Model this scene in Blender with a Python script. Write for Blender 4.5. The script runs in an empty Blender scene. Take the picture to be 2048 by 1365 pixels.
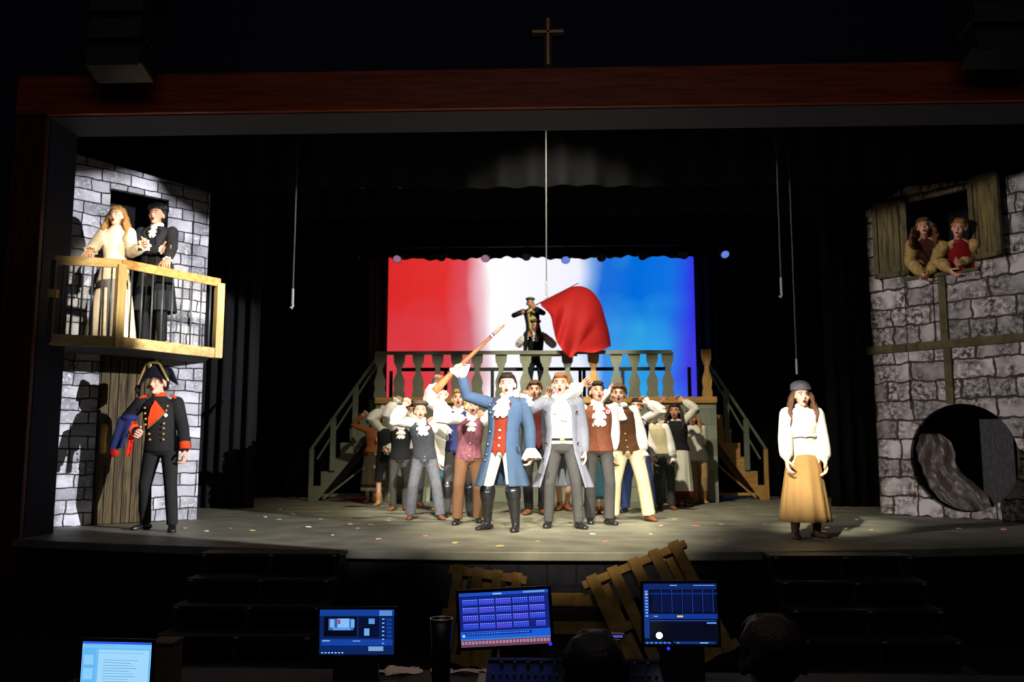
import bpy, bmesh, math, random
from mathutils import Vector, Matrix, Euler
from math import sin, cos, pi, radians
V = Vector
scene = bpy.context.scene
COL = scene.collection
random.seed(7)

# ---------------------------------------------------------------- camera
FPX = 1800.0
YAW, PITCH = radians(2.2), radians(7.16)
CAMP = V((0, 0, 1.77))
cam_d = bpy.data.cameras.new('camera')
cam_d.sensor_width = 36.0
cam_d.lens = FPX / 2048 * 36.0
cam_d.clip_start = 0.05
cam = bpy.data.objects.new('camera', cam_d)
cam.location = CAMP
cam.rotation_euler = (pi / 2 + PITCH, 0, YAW)
COL.objects.link(cam)
scene.camera = cam
cam_d.dof.use_dof = True
cam_d.dof.focus_distance = 3.5
cam_d.dof.aperture_fstop = 4.5
RC = Euler((pi / 2 + PITCH, 0, YAW)).to_matrix()
# ---------------------------------------------------------------- world, exposure
scene.view_settings.view_transform = 'Standard'
scene.view_settings.look = 'None'
scene.view_settings.gamma = 1.0
scene.view_settings.use_curve_mapping = False
scene.view_settings.exposure = 0.0
w = bpy.data.worlds.new('dark_hall')
scene.world = w
w.use_nodes = True
w.node_tree.nodes['Background'].inputs[0].default_value = (0.5, 0.6, 1.0, 1)
w.node_tree.nodes['Background'].inputs[1].default_value = 0.0016

def spot(name, loc, aim, power, size_deg, blend=0.6, color=(1, 0.93, 0.8), radius=0.08):
    l = bpy.data.lights.new(name, 'SPOT')
    l.energy = power; l.spot_size = radians(size_deg); l.spot_blend = blend
    l.color = color; l.shadow_soft_size = radius
    o = bpy.data.objects.new(name, l)
    o.location = loc
    o.rotation_euler = (V(aim) - V(loc)).to_track_quat('-Z', 'Y').to_euler()
    COL.objects.link(o)
    return o

def area(name, loc, aim, power, sx, sy, color=(1, 1, 1)):
    l = bpy.data.lights.new(name, 'AREA')
    l.shape = 'RECTANGLE'; l.size = sx; l.size_y = sy; l.energy = power; l.color = color
    o = bpy.data.objects.new(name, l)
    o.location = loc
    o.rotation_euler = (V(aim) - V(loc)).to_track_quat('-Z', 'Y').to_euler()
    COL.objects.link(o)
    return o

WARM = (1.0, 0.92, 0.74)
# front-of-house lamps (above and beside the audience, out of the frame)
spot('house_spot_centre_left', (-2.6, 0.6, 6.9), (-0.4, 11.2, 1.4), 9000, 16, 0.85, (1, 0.95, 0.84))
spot('house_spot_centre_right', (3.0, 0.6, 6.9), (0.55, 11.2, 1.4), 9000, 16, 0.85, (1, 0.95, 0.84))
spot('house_spot_apron', (0.2, 0.4, 7.6), (0.1, 10.3, 0.9), 14000, 20, 1.0, WARM)
spot('house_spot_girl', (-1.6, 0.3, 6.8), (2.66, 9.4, 1.9), 15000, 7.5, 0.8, (1, 0.95, 0.8))
spot('house_spot_soldier', (1.0, 0.5, 6.8), (-4.3, 10.0, 2.35), 2600, 5, 0.9, WARM)
BOOM_R, BOOM_L = (8.9, 2.0, 4.5), (-8.0, 2.0, 4.7)
spot('box_boom_right', BOOM_R, (-4.9, 10.8, 2.9), 17000, 24, 0.35, (0.97, 0.97, 1.0), 0.008)
spot('box_boom_left', BOOM_L, (5.6, 12.4, 2.9), 4600, 24, 0.6, (1.0, 0.95, 0.95), 0.008)
spot('balcony_special', (1.5, 0.5, 6.4), (-4.55, 10.2, 3.85), 9500, 10, 0.6, WARM)
spot('stage_wash_back', (0.0, 10.3, 6.9), (0.3, 14.4, 1.2), 2600, 80, 1.0, WARM)
spot('platform_special', (0.5, 13.0, 6.7), (0.3, 17.3, 3.7), 1300, 38, 0.5, WARM)
spot('desk_fill_spot', (-0.6, 2.4, 6.5), (-0.1, 3.9, 0.8), 110, 50, 1.0, (1.0, 0.8, 0.65))  # added fill without a fixture, brightens the things on the control table
spot('house_spot_crowd_left', (-0.5, 0.6, 7.2), (-1.75, 12.2, 1.8), 15000, 10, 0.9, (1, 0.95, 0.84))
spot('upstage_blue', (4.2, 21.0, 4.0), (3.75, 19.3, 0.9), 60, 40, 0.6, (0.1, 0.15, 1.0))
area('hall_bounce', (0.0, 1.0, 6.5), (0, 9.3, 5.75), 42, 6, 2, (0.9, 0.92, 1.0))

# ---------------------------------------------------------------- measuring helpers
def ray(px, py):
    return RC @ V(((px - 1024) / FPX, -(py - 682.5) / FPX, -1.0))
def P(px, py, Y):
    r = ray(px, py); return CAMP + r * ((Y - CAMP.y) / r.y)
SZ = 0.9
def G(px, py, z=SZ):
    r = ray(px, py); return CAMP + r * ((z - CAMP.z) / r.z)
def PX(p):
    q = RC.transposed() @ (V(p) - CAMP)
    return (1024 + FPX * q.x / -q.z, 682.5 - FPX * q.y / -q.z)

# ---------------------------------------------------------------- materials
_M = {}
def nodes_of(m):
    m.use_nodes = True
    nt = m.node_tree
    return nt, nt.nodes, nt.links, nt.nodes['Principled BSDF']
def lin(c):
    return tuple(((x / 255.0) / 12.92 if x / 255.0 <= 0.04045 else ((x / 255.0 + 0.055) / 1.055) ** 2.4) for x in c)
def mat(name, rgb=0, rough=0.8, var=0.12, scale=18.0, bump=0.15, metal=0.0, stretch=(1, 1, 1), spec=0.3, detail=4):
    if name in _M: return _M[name]
    m = bpy.data.materials.new(name); _M[name] = m
    nt, N, L, b = nodes_of(m)
    c = lin(rgb)
    b.inputs['Roughness'].default_value = rough
    b.inputs['Metallic'].default_value = metal
    b.inputs['Specular IOR Level'].default_value = spec
    tc = N.new('ShaderNodeTexCoord'); mp = N.new('ShaderNodeMapping')
    mp.inputs['Scale'].default_value = stretch
    L.new(tc.outputs['Object'], mp.inputs['Vector'])
    nz = N.new('ShaderNodeTexNoise'); nz.inputs['Scale'].default_value = scale; nz.inputs['Detail'].default_value = detail
    L.new(mp.outputs['Vector'], nz.inputs['Vector'])
    cr = N.new('ShaderNodeValToRGB')
    cr.color_ramp.elements[0].position = 0.3; cr.color_ramp.elements[1].position = 0.7
    cr.color_ramp.elements[0].color = (*[x * (1 - var) for x in c], 1)
    cr.color_ramp.elements[1].color = (*[min(1, x * (1 + var)) for x in c], 1)
    L.new(nz.outputs['Fac'], cr.inputs['Fac']); L.new(cr.outputs['Color'], b.inputs['Base Color'])
    if bump:
        bp = N.new('ShaderNodeBump'); bp.inputs['Strength'].default_value = bump; bp.inputs['Distance'].default_value = 0.02
        L.new(nz.outputs['Fac'], bp.inputs['Height']); L.new(bp.outputs['Normal'], b.inputs['Normal'])
    return m
def emit(name, rgb=0, strength=1.0):
    if name in _M: return _M[name]
    m = bpy.data.materials.new(name); _M[name] = m
    nt, N, L, b = nodes_of(m)
    b.inputs['Base Color'].default_value = (0.01, 0.01, 0.01, 1)
    b.inputs['Emission Color'].default_value = (*lin(rgb), 1)
    b.inputs['Emission Strength'].default_value = strength
    return m
def stone(name, light, mortar, bw, rh, scale_noise, dist, contrast=0.5, coarse=3.0, fade=0.0):
    m = bpy.data.materials.new(name); _M[name] = m
    nt, N, L, b = nodes_of(m)
    b.inputs['Roughness'].default_value = 0.9; b.inputs['Specular IOR Level'].default_value = 0.1
    tc = N.new('ShaderNodeTexCoord')
    nd = N.new('ShaderNodeTexNoise'); nd.inputs['Scale'].default_value = 5.0; nd.inputs['Detail'].default_value = 3
    L.new(tc.outputs['Object'], nd.inputs['Vector'])
    sub = N.new('ShaderNodeVectorMath'); sub.operation = 'SUBTRACT'; sub.inputs[1].default_value = (0.5, 0.5, 0.5)
    L.new(nd.outputs['Color'], sub.inputs[0])
    sc = N.new('ShaderNodeVectorMath'); sc.operation = 'SCALE'; sc.inputs['Scale'].default_value = dist
    L.new(sub.outputs[0], sc.inputs[0])
    ad = N.new('ShaderNodeVectorMath'); ad.operation = 'ADD'
    L.new(tc.outputs['Object'], ad.inputs[0]); L.new(sc.outputs[0], ad.inputs[1])
    sx = N.new('ShaderNodeSeparateXYZ'); cx = N.new('ShaderNodeCombineXYZ')
    L.new(ad.outputs[0], sx.inputs[0]); L.new(sx.outputs['X'], cx.inputs['X']); L.new(sx.outputs['Z'], cx.inputs['Y'])
    bt = N.new('ShaderNodeTexBrick')
    bt.inputs['Scale'].default_value = 1.0
    bt.inputs['Brick Width'].default_value = bw; bt.inputs['Row Height'].default_value = rh
    bt.inputs['Mortar Size'].default_value = rh * 0.07; bt.inputs['Mortar Smooth'].default_value = 0.35
    bt.inputs['Bias'].default_value = -0.1
    bt.offset = 0.43; bt.squash = 0.62; bt.squash_frequency = 3; bt.offset_frequency = 2
    l = lin(light); mo = lin(mortar)
    bt.inputs['Color1'].default_value = (*l, 1)
    bt.inputs['Color2'].default_value = (*[x * (1 - contrast) for x in l], 1)
    bt.inputs['Mortar'].default_value = (*mo, 1)
    L.new(cx.outputs[0], bt.inputs['Vector'])
    n2 = N.new('ShaderNodeTexNoise'); n2.inputs['Scale'].default_value = scale_noise; n2.inputs['Detail'].default_value = 5; n2.inputs['Roughness'].default_value = 0.65
    L.new(tc.outputs['Object'], n2.inputs['Vector'])
    r2 = N.new('ShaderNodeValToRGB'); r2.color_ramp.elements[0].position = 0.42; r2.color_ramp.elements[1].position = 0.60
    L.new(n2.outputs['Fac'], r2.inputs['Fac'])
    mx = N.new('ShaderNodeMixRGB'); mx.inputs['Color1'].default_value = (*mo, 1)
    n3 = N.new('ShaderNodeTexNoise'); n3.inputs['Scale'].default_value = coarse; n3.inputs['Detail'].default_value = 2
    L.new(tc.outputs['Object'], n3.inputs['Vector'])
    mr = N.new('ShaderNodeMapRange'); mr.inputs['From Min'].default_value = 0.35; mr.inputs['From Max'].default_value = 0.62
    mr.inputs['To Min'].default_value = fade; mr.inputs['To Max'].default_value = 1.0
    L.new(n3.outputs['Fac'], mr.inputs['Value'])
    ma = N.new('ShaderNodeMath'); ma.operation = 'MAXIMUM'
    L.new(r2.outputs['Color'], ma.inputs[0]); L.new(mr.outputs[0], ma.inputs[1])
    mm = N.new('ShaderNodeMath'); mm.operation = 'MULTIPLY'; mm.inputs[1].default_value = 1.0
    L.new(ma.outputs[0], mm.inputs[0])
    L.new(mm.outputs[0], mx.inputs['Fac']); L.new(bt.outputs['Color'], mx.inputs['Color2'])
    L.new(mx.outputs['Color'], b.inputs['Base Color'])
    bp = N.new('ShaderNodeBump'); bp.inputs['Strength'].default_value = 0.25; bp.inputs['Distance'].default_value = 0.02
    L.new(n2.outputs['Fac'], bp.inputs['Height']); L.new(bp.outputs['Normal'], b.inputs['Normal'])
    return m
def wood(name, c1, c2, grain=(14, 14, 1.0), rough=0.6, bump=0.2, scale=2.5):
    if name in _M: return _M[name]
    m = bpy.data.materials.new(name); _M[name] = m
    nt, N, L, b = nodes_of(m)
    b.inputs['Roughness'].default_value = rough; b.inputs['Specular IOR Level'].default_value = 0.25
    tc = N.new('ShaderNodeTexCoord'); mp = N.new('ShaderNodeMapping'); mp.inputs['Scale'].default_value = grain
    L.new(tc.outputs['Object'], mp.inputs['Vector'])
    nz = N.new('ShaderNodeTexNoise'); nz.inputs['Scale'].default_value = scale; nz.inputs['Detail'].default_value = 6; nz.inputs['Distortion'].default_value = 0.6
    L.new(mp.outputs['Vector'], nz.inputs['Vector'])
    cr = N.new('ShaderNodeValToRGB'); cr.color_ramp.elements[0].position = 0.35; cr.color_ramp.elements[1].position = 0.66
    cr.color_ramp.elements[0].color = (*lin(c1), 1); cr.color_ramp.elements[1].color = (*lin(c2), 1)
    L.new(nz.outputs['Fac'], cr.inputs['Fac']); L.new(cr.outputs['Color'], b.inputs['Base Color'])
    bp = N.new('ShaderNodeBump'); bp.inputs['Strength'].default_value = bump; bp.inputs['Distance'].default_value = 0.01
    L.new(nz.outputs['Fac'], bp.inputs['Height']); L.new(bp.outputs['Normal'], b.inputs['Normal'])
    return m

# ---------------------------------------------------------------- mesh builder
def _sphere_tpl(nu=16, nv=10):
    vs = [V((0, 0, 1))]; fs = []
    for j in range(1, nv):
        t = pi * j / nv
        for i in range(nu):
            a = 2 * pi * i / nu
            vs.append(V((sin(t) * cos(a), sin(t) * sin(a), cos(t))))
    vs.append(V((0, 0, -1)))
    for i in range(nu): fs.append((0, 1 + i, 1 + (i + 1) % nu))
    for j in range(nv - 2):
        for i in range(nu):
            a = 1 + j * nu + i; b = 1 + j * nu + (i + 1) % nu
            fs.append((a, a + nu, b + nu, b))
    o = 1 + (nv - 2) * nu; e = len(vs) - 1
    for i in range(nu): fs.append((o + i, e, o + (i + 1) % nu))
    return vs, fs
_SPH = _sphere_tpl()
I3 = Matrix.Identity(3)
class MB:
    def __init__(s): s.v = []; s.f = []; s.mi = []
    def add(s, vs, fs, mi=0):
        o = len(s.v); s.v.extend(vs)
        for f in fs: s.f.append(tuple(i + o for i in f)); s.mi.append(mi)
    def box(s, c, size, R=None, mi=0):
        c = V(c); h = V(size) / 2
        vs = []
        for dx in (-1, 1):
            for dy in (-1, 1):
                for dz in (-1, 1):
                    p = V((dx * h.x, dy * h.y, dz * h.z))
                    if R: p = R @ p
                    vs.append(c + p)
        s.add(vs, [(0, 1, 3, 2), (4, 6, 7, 5), (0, 4, 5, 1), (2, 3, 7, 6), (0, 2, 6, 4), (1, 5, 7, 3)], mi)
        return s
    def bar(s, a, b, w, d, up=None, mi=0):
        a = V(a); b = V(b); z = (b - a); L = z.length; z.normalize()
        ref = V(up) if up is not None else (V((0, 1, 0)) if abs(z.y) < 0.9 else V((1, 0, 0)))
        x = ref.cross(z).normalized(); y = z.cross(x)
        R = Matrix((x, y, z)).transposed()
        return s.box((a + b) / 2, (w, d, L), R, mi)
    def ell(s, c, r, R=None, mi=0):
        c = V(c)
        if not hasattr(r, '__len__'): r = (r, r, r)
        vs = []
        for p in _SPH[0]:
            q = V((p.x * r[0], p.y * r[1], p.z * r[2]))
            if R: q = R @ q
            vs.append(c + q)
        s.add(vs, _SPH[1], mi); return s
    def loft(s, rings, mi=0, caps=True):
        n = len(rings[0]); vs = [p for r in rings for p in r]; fs = []
        for j in range(len(rings) - 1):
            for i in range(n):
                a = j * n + i; b = j * n + (i + 1) % n
                fs.append((a, b, b + n, a + n))
        if caps:
            fs.append(tuple(range(n - 1, -1, -1)))
            fs.append(tuple((len(rings) - 1) * n + i for i in range(n)))
        s.add(vs, fs, mi); return s
    def tube(s, pts, rad, n=10, side=None, mi=0, round_ends=True):
        """rad: list of r or (r_side, r_other)"""
        pts = [V(p) for p in pts]
        if not hasattr(rad, '__len__'): rad = [rad] * len(pts)
        if len(rad) != len(pts): rad = [rad[min(int(i * len(rad) / len(pts)), len(rad) - 1)] for i in range(len(pts))]
        rings = []; prev = None
        N = len(pts)
        P_, R_ = list(pts), list(rad)
        if round_ends:
            d0 = (pts[0] - pts[1]).normalized(); d1 = (pts[-1] - pts[-2]).normalized()
            def sc(r, k): return (r[0] * k, r[1] * k) if hasattr(r, '__len__') else r * k
            def mn(r): return min(r) if hasattr(r, '__len__') else r
            P_ = [pts[0] + d0 * mn(rad[0]) * 0.85, pts[0] + d0 * mn(rad[0]) * 0.55] + P_ + [pts[-1] + d1 * mn(rad[-1]) * 0.55, pts[-1] + d1 * mn(rad[-1]) * 0.85]
            R_ = [sc(rad[0], 0.4), sc(rad[0], 0.82)] + R_ + [sc(rad[-1], 0.82), sc(rad[-1], 0.4)]
        for i, p in enumerate(P_):
            a = P_[max(0, i - 1)]; b = P_[min(len(P_) - 1, i + 1)]
            t = (b - a).normalized()
            if prev is None:
                ref = V(side) if side is not None else (V((1, 0, 0)) if abs(t.x) < 0.8 else V((0, 1, 0)))
            else: ref = prev
            x = (ref - t * ref.dot(t))
            if x.length < 1e-5: x = t.orthogonal()
            x.normalize(); y = t.cross(x); prev = x
            r = R_[i]
            rx, ry = (r if hasattr(r, '__len__') else (r, r))
            rings.append([p + x * rx * cos(2 * pi * k / n) + y * ry * sin(2 * pi * k / n) for k in range(n)])
        return s.loft(rings, mi)
    def poly(s, pts2, thick, fn, mi=0):
        """extruded outline. fn(x,y,t)->Vector ; t in 0..1"""
        n = len(pts2)
        vs = [fn(x, y, 0.0) for x, y in pts2] + [fn(x, y, 1.0) for x, y in pts2]
        fs = [tuple(range(n)), tuple(range(2 * n - 1, n - 1, -1))]
        for i in range(n):
            j = (i + 1) % n; fs.append((i, i + n, j + n, j))
        s.add(vs, fs, mi); return s
    def mesh(s, name, mats, smooth=False):
        me = bpy.data.meshes.new(name)
        me.from_pydata([tuple(v) for v in s.v], [], s.f)
        for m in mats: me.materials.append(m)
        if any(s.mi): me.polygons.foreach_set('material_index', s.mi)
        bm = bmesh.new(); bm.from_mesh(me); bmesh.ops.recalc_face_normals(bm, faces=bm.faces[:]); bm.to_mesh(me); bm.free()
        if smooth: me.polygons.foreach_set('use_smooth', [True] * len(me.polygons))
        me.update()
        return me
    def build(s, name, mats, parent=None, smooth=False, bevel=0.0, loc=None):
        if not isinstance(mats, (list, tuple)): mats = [mats]
        if loc is not None:
            l = V(loc); s.v = [p - l for p in s.v]
        me = s.mesh(name, mats, smooth)
        o = bpy.data.objects.new(name, me); COL.objects.link(o)
        if loc is not None: o.location = loc
        if parent is not None: o.parent = parent
        if bevel:
            b = o.modifiers.new('bevel', 'BEVEL'); b.width = bevel; b.segments = 2; b.limit_method = 'ANGLE'
        return o
def blend(mb, voxel, name, smooth_it=3, disp=None):
    """fuse closed shells into one smooth skin, returns a mesh"""
    me = mb.mesh(name, [])
    o = bpy.data.objects.new('tmp', me); COL.objects.link(o)
    r = o.modifiers.new('r', 'REMESH'); r.mode = 'VOXEL'; r.voxel_size = voxel; r.use_smooth_shade = True
    if smooth_it:
        m = o.modifiers.new('s', 'SMOOTH'); m.factor = 0.6; m.iterations = smooth_it
    dg = bpy.context.evaluated_depsgraph_get(); dg.update()
    out = bpy.data.meshes.new_from_object(o.evaluated_get(dg))
    out.name = name
    bpy.data.objects.remove(o); bpy.data.meshes.remove(me)
    return out
def mesh_obj(name, me, mats, parent=None):
    if not isinstance(mats, (list, tuple)): mats = [mats]
    for m in mats: me.materials.append(m)
    o = bpy.data.objects.new(name, me); COL.objects.link(o)
    if parent is not None: o.parent = parent
    return o
def tag(o, label=None, cat=None, group=None, kind=None):
    if label: o['label'] = label
    if cat: o['category'] = cat
    if group: o['group'] = group
    if kind: o['kind'] = kind
    return o
def thing(name, loc, label, cat, group=None, rz=0.0):
    o = bpy.data.objects.new(name, None); o.empty_display_size = 0.1
    o.location = loc; o.rotation_euler = (0, 0, rz); COL.objects.link(o)
    return tag(o, label, cat, group)
def struct(o): o['kind'] = 'structure'; return o
def copy_tree(o, parent=None):
    c = o.copy(); COL.objects.link(c)
    if parent is not None: c.parent = parent
    for ch in list(o.children): copy_tree(ch, c)
    return c
# ================================================================ MATERIALS OF THE PLACE
m_floor = mat('stage_floor_paint', (124, 121, 104), 0.55, 0.35, 2.2, 0.08, detail=8, spec=0.35)
m_hall = mat('hall_carpet', (26, 26, 32), 0.95, 0.2, 60)
m_brick_dark = stone('dark_block_wall', (26, 26, 30), (15, 15, 18), 0.42, 0.2, 14, 0.01, 0.3)
m_wall_blue = mat('dark_blue_wall_paint', (16, 20, 42), 0.8, 0.08, 5, 0.03)
m_soffit = mat('blue_grey_soffit_paint', (58, 60, 76), 0.8, 0.06, 3, 0.02)
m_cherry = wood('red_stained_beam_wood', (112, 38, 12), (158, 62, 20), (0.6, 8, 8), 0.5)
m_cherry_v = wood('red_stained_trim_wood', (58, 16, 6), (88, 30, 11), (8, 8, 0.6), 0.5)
m_velour = mat('black_velour', (16, 16, 19), 0.95, 0.25, 30, 0.05)
m_gold = mat('gilded_metal', (190, 160, 100), 0.4, 0.1, 20, 0.02, metal=0.6)
m_blackmetal = mat('black_metal', (24, 24, 27), 0.45, 0.1, 30, 0.02, metal=0.3)
m_black = mat('black_plastic', (16, 16, 19), 0.45, 0.1, 40, 0.03)
m_pine = wood('pale_pine', (186, 150, 92), (222, 190, 130), (6, 6, 0.8), 0.6)
m_pine_h = wood('pale_pine_horizontal', (186, 150, 92), (222, 190, 130), (0.8, 6, 6), 0.6)
m_tanwood = wood('raw_fir', (176, 128, 66), (206, 160, 92), (1.0, 8, 8), 0.65)
m_tanwood_v = wood('raw_fir_upright', (176, 128, 66), (206, 160, 92), (8, 8, 1.0), 0.65)
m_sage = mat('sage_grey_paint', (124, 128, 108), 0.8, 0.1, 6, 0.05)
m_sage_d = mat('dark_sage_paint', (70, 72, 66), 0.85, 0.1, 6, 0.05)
m_door = wood('weathered_brown_planks', (38, 32, 24), (96, 80, 52), (16, 16, 0.7), 0.75, 0.35, 3)
m_shutter = wood('weathered_olive_planks', (48, 44, 26), (118, 104, 62), (14, 14, 0.7), 0.75, 0.35, 3)
m_beam_olive = wood('olive_brown_beam', (66, 58, 36), (92, 82, 54), (2, 2, 2), 0.8)
m_stone_l = stone('painted_grey_block', (214, 212, 222), (44, 44, 48), 0.36, 0.155, 24, 0.06, 0.62, 2.4, 0.35)
m_stone_r = stone('painted_rough_stone', (204, 194, 192), (62, 54, 46), 0.56, 0.27, 15, 0.13, 0.6, 2.6, -0.35)
m_stone_p = stone('painted_sage_blocks', (156, 160, 138), (128, 132, 116), 0.75, 0.28, 5, 0.0, 0.5, 1.0, 0.8)
m_pallet = wood('pallet_wood', (140, 104, 50), (178, 136, 72), (3, 3, 3), 0.8)
m_steel = mat('steel', (150, 150, 150), 0.3, 0.05, 20, 0.0, metal=1.0)

# ================================================================ SETTING
def apron_y(x): return 8.22 + 0.034 * x * x
# stage platform with a bowed front edge
mb = MB()
xs = [-6.6 + 13.2 * i / 48 for i in range(49)]
outline = [(x, max(8.22, min(apron_y(x), 9.35))) for x in xs] + [(9.5, 9.36), (9.5, 23.5), (-9.5, 23.5), (-9.5, 9.36)]
mb.poly(outline, 0.1, lambda x, y, t: V((x, y, 0.82 + 0.08 * t)))
struct(mb.build('floor_stage', m_floor, bevel=0.01))
mb = MB()
front = [(x, apron_y(x) + 0.05) for x in [-5.7 + 11.4 * i / 40 for i in range(41)]]
mb.poly(front + [(x, y + 0.25) for x, y in reversed(front)], 1, lambda x, y, t: V((x, y, 0.82 * t)))
struct(mb.build('wall_stage_front', m_brick_dark))
mb = MB(); mb.box((0, 3.0, -0.05), (22, 16, 0.1)); struct(mb.build('floor', m_hall))
# proscenium
PZ = 5.46
mb = MB(); mb.box((0, 9.63, (PZ + 0.44 + 9) / 2), (22, 0.6, 9 - PZ - 0.44)); struct(mb.build('wall_above_opening', m_wall_blue))
mb = MB(); mb.box((0, 9.62, PZ + 0.28), (10.9, 0.58, 0.3)); mb.box((0, 9.63, PZ + 0.005), (10.9, 0.62, 0.03)); struct(mb.build('ceiling_opening_soffit', m_soffit))
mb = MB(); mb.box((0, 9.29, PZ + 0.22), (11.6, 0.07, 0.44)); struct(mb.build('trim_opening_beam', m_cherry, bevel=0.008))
for s, nm in ((-1, 'left'), (1, 'right')):
    mb = MB(); mb.box((s * 8.2, 9.64, 3.1), (5.5, 0.56, 6.2)); struct(mb.build('wall_' + nm, m_wall_blue))
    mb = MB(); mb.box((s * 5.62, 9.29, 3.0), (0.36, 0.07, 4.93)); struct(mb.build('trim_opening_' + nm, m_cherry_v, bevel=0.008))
mb = MB(); mb.box((0, 23.4, 5), (19, 0.1, 8.2)); struct(mb.build('wall_back', m_velour))
mb = MB(); mb.box((0, 16.7, 9.05), (19, 13.5, 0.1)); struct(mb.build('ceiling_stage_house', m_velour))

# cross above the opening
c0 = P(1096, 78, 9.3)
cr = thing('cross', (c0.x, 9.32, PZ + 0.45), 'wooden cross with gilded inner bars above the centre of the red beam', 'cross')
mb = MB(); mb.box((0, -0.03, 0.28), (0.085, 0.05, 0.56)); mb.box((0, -0.03, 0.40), (0.36, 0.05, 0.085)); mb.build('wooden_backing', m_cherry_v, cr, bevel=0.006)
mb = MB(); mb.box((0, -0.065, 0.29), (0.03, 0.02, 0.53)); mb.box((0, -0.065, 0.40), (0.34, 0.02, 0.03)); mb.build('gilded_bars', m_gold, cr, bevel=0.004)

# hanging speaker arrays either side of the cross
def array(cx, lab):
    t = thing('speaker_array', (cx, 8.75, 5.62), lab, 'speaker')
    for k in range(4):
        a = radians(14 - 5 * k)
        R = Matrix.Rotation(-a, 3, 'X')
        mb = MB(); mb.box((0.0, 0.02 - 0.05 * (3 - k) ** 0.5, 0.16 + 0.31 * k), (0.62, 0.34, 0.28), R)
        c = mb.build('cabinet', m_blackmetal, t, bevel=0.02)
        mb = MB(); mb.box((0.0, -0.16 - 0.05 * (3 - k) ** 0.5, 0.16 + 0.31 * k - 0.02), (0.54, 0.02, 0.23), R)
        mb.build('grille', mat('grey_grille', (46, 46, 50), 0.6, 0.2, 120), c)
    mb = MB(); mb.bar((0.25, 0.05, 0.2), (0.25, 0.05, 2.4), 0.03, 0.03); mb.bar((-0.25, 0.05, 0.2), (-0.25, 0.05, 2.4), 0.03, 0.03)
    mb.build('hanging_rod', m_steel, t)
array(P(250, 100, 8.75).x, 'dark hanging speaker array in front of the left end of the red beam')
array(P(1985, 100, 8.75).x, 'dark hanging speaker array in front of the right end of the red beam')

# curtains
def curtain(name, a, b, z0, z1, label, fold=0.16, amp=0.06, hem=0.0, seed=0, ragged=0.0):
    rnd = random.Random(seed)
    a = V((a[0], a[1], 0)); b = V((b[0], b[1], 0)); L = (b - a).length; d = (b - a).normalized(); nr = V((-d.y, d.x, 0))
    nu = int(L / 0.035); rings_f = []; ph = [rnd.uniform(0, 6) for _ in range(4)]
    cols = []
    for i in range(nu + 1):
        u = L * i / nu
        off = amp * (sin(2 * pi * u / fold + 1.5 * sin(u * 1.3 + ph[0])) + 0.35 * sin(2 * pi * u / (fold * 2.3) + ph[1]))
        h = hem * (0.5 + 0.5 * sin(u * 2.2 + ph[2])) + ragged * (0.5 + 0.3 * sin(u * 9 + ph[3]) + 0.2 * sin(u * 23))
        cols.append((a + d * u, off, h))
    mb = MB(); n = len(cols); vs = []
    for k, (zt) in enumerate((0, 0.33, 0.66, 1)):
        for p, off, h in cols:
            z = z0 + h + (z1 - z0 - h) * zt
            vs.append(p + nr * off * (1 - 0.35 * zt) + V((0, 0, z)))
    for k, (zt) in enumerate((0, 0.33, 0.66, 1)):
        for p, off, h in cols:
            z = z0 + h + (z1 - z0 - h) * zt
            vs.append(p + nr * (off * (1 - 0.35 * zt) - 0.012) + V((0, 0, z)))
    fs = []
    for s in (0, 4 * n):
        for k in range(3):
            for i in range(n - 1): fs.append((s + k * n + i, s + k * n + i + 1, s + (k + 1) * n + i + 1, s + (k + 1) * n + i))
    for i in range(n - 1):
        fs.append((i, i + 1, 4 * n + i + 1, 4 * n + i)); fs.append((3 * n + i, 3 * n + i + 1, 7 * n + i + 1, 7 * n + i))
    for i in (0, n - 1):
        for k in range(3): fs.append((k * n + i, (k + 1) * n + i, 4 * n + (k + 1) * n + i, 4 * n + k * n + i))
    mb.add(vs, fs)
    o = mb.build(name, m_velour, smooth=True, loc=(a.x, a.y, z0))
    return tag(o, label, 'curtain')
curtain('side_curtain', (-8.8, 14.6), (-4.75, 14.6), SZ, 9.0, 'black curtain leg hanging beside the grey block house front, nearest the audience on the left', 0.22, 0.07, seed=1)
curtain('side_curtain', (-8.8, 18.2), (-4.45, 18.4), SZ, 9.0, 'black curtain leg hanging behind the sage stair rail on the left', 0.22, 0.07, seed=2)
curtain('side_curtain', (-8.8, 20.4), (-4.0, 20.4), SZ, 9.0, 'black curtain leg touching the left edge of the flag screen', 0.2, 0.06, seed=3)
curtain('side_curtain', (4.75, 15.4), (8.8, 15.4), SZ, 9.0, 'black curtain leg hanging beside the rough stone house front, nearest the audience on the right', 0.22, 0.07, seed=4)
curtain('side_curtain', (4.35, 18.9), (8.8, 18.6), SZ, 9.0, 'black curtain leg hanging behind the right stair', 0.22, 0.07, seed=5)
curtain('side_curtain', (3.95, 20.9), (8.8, 20.6), SZ, 9.0, 'black curtain leg touching the right edge of the flag screen', 0.2, 0.06, seed=6)
curtain('back_curtain', (-8.8, 22.9), (8.8, 22.9), SZ, 9.0, 'wide black curtain closing the stage behind the flag screen', 0.25, 0.08, seed=7)
curtain('overhead_border', (-8.6, 12.7), (8.6, 12.7), P(1096, 376, 12.7).z, 9.0, 'black curtain border just behind the red beam', 0.5, 0.05, 0.03, seed=8)
curtain('overhead_border', (-8.6, 16.0), (8.6, 16.0), P(1096, 434, 16.0).z, 9.0, 'second black curtain border with a faint glow at its centre hem', 0.4, 0.05, 0.05, seed=9)
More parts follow.
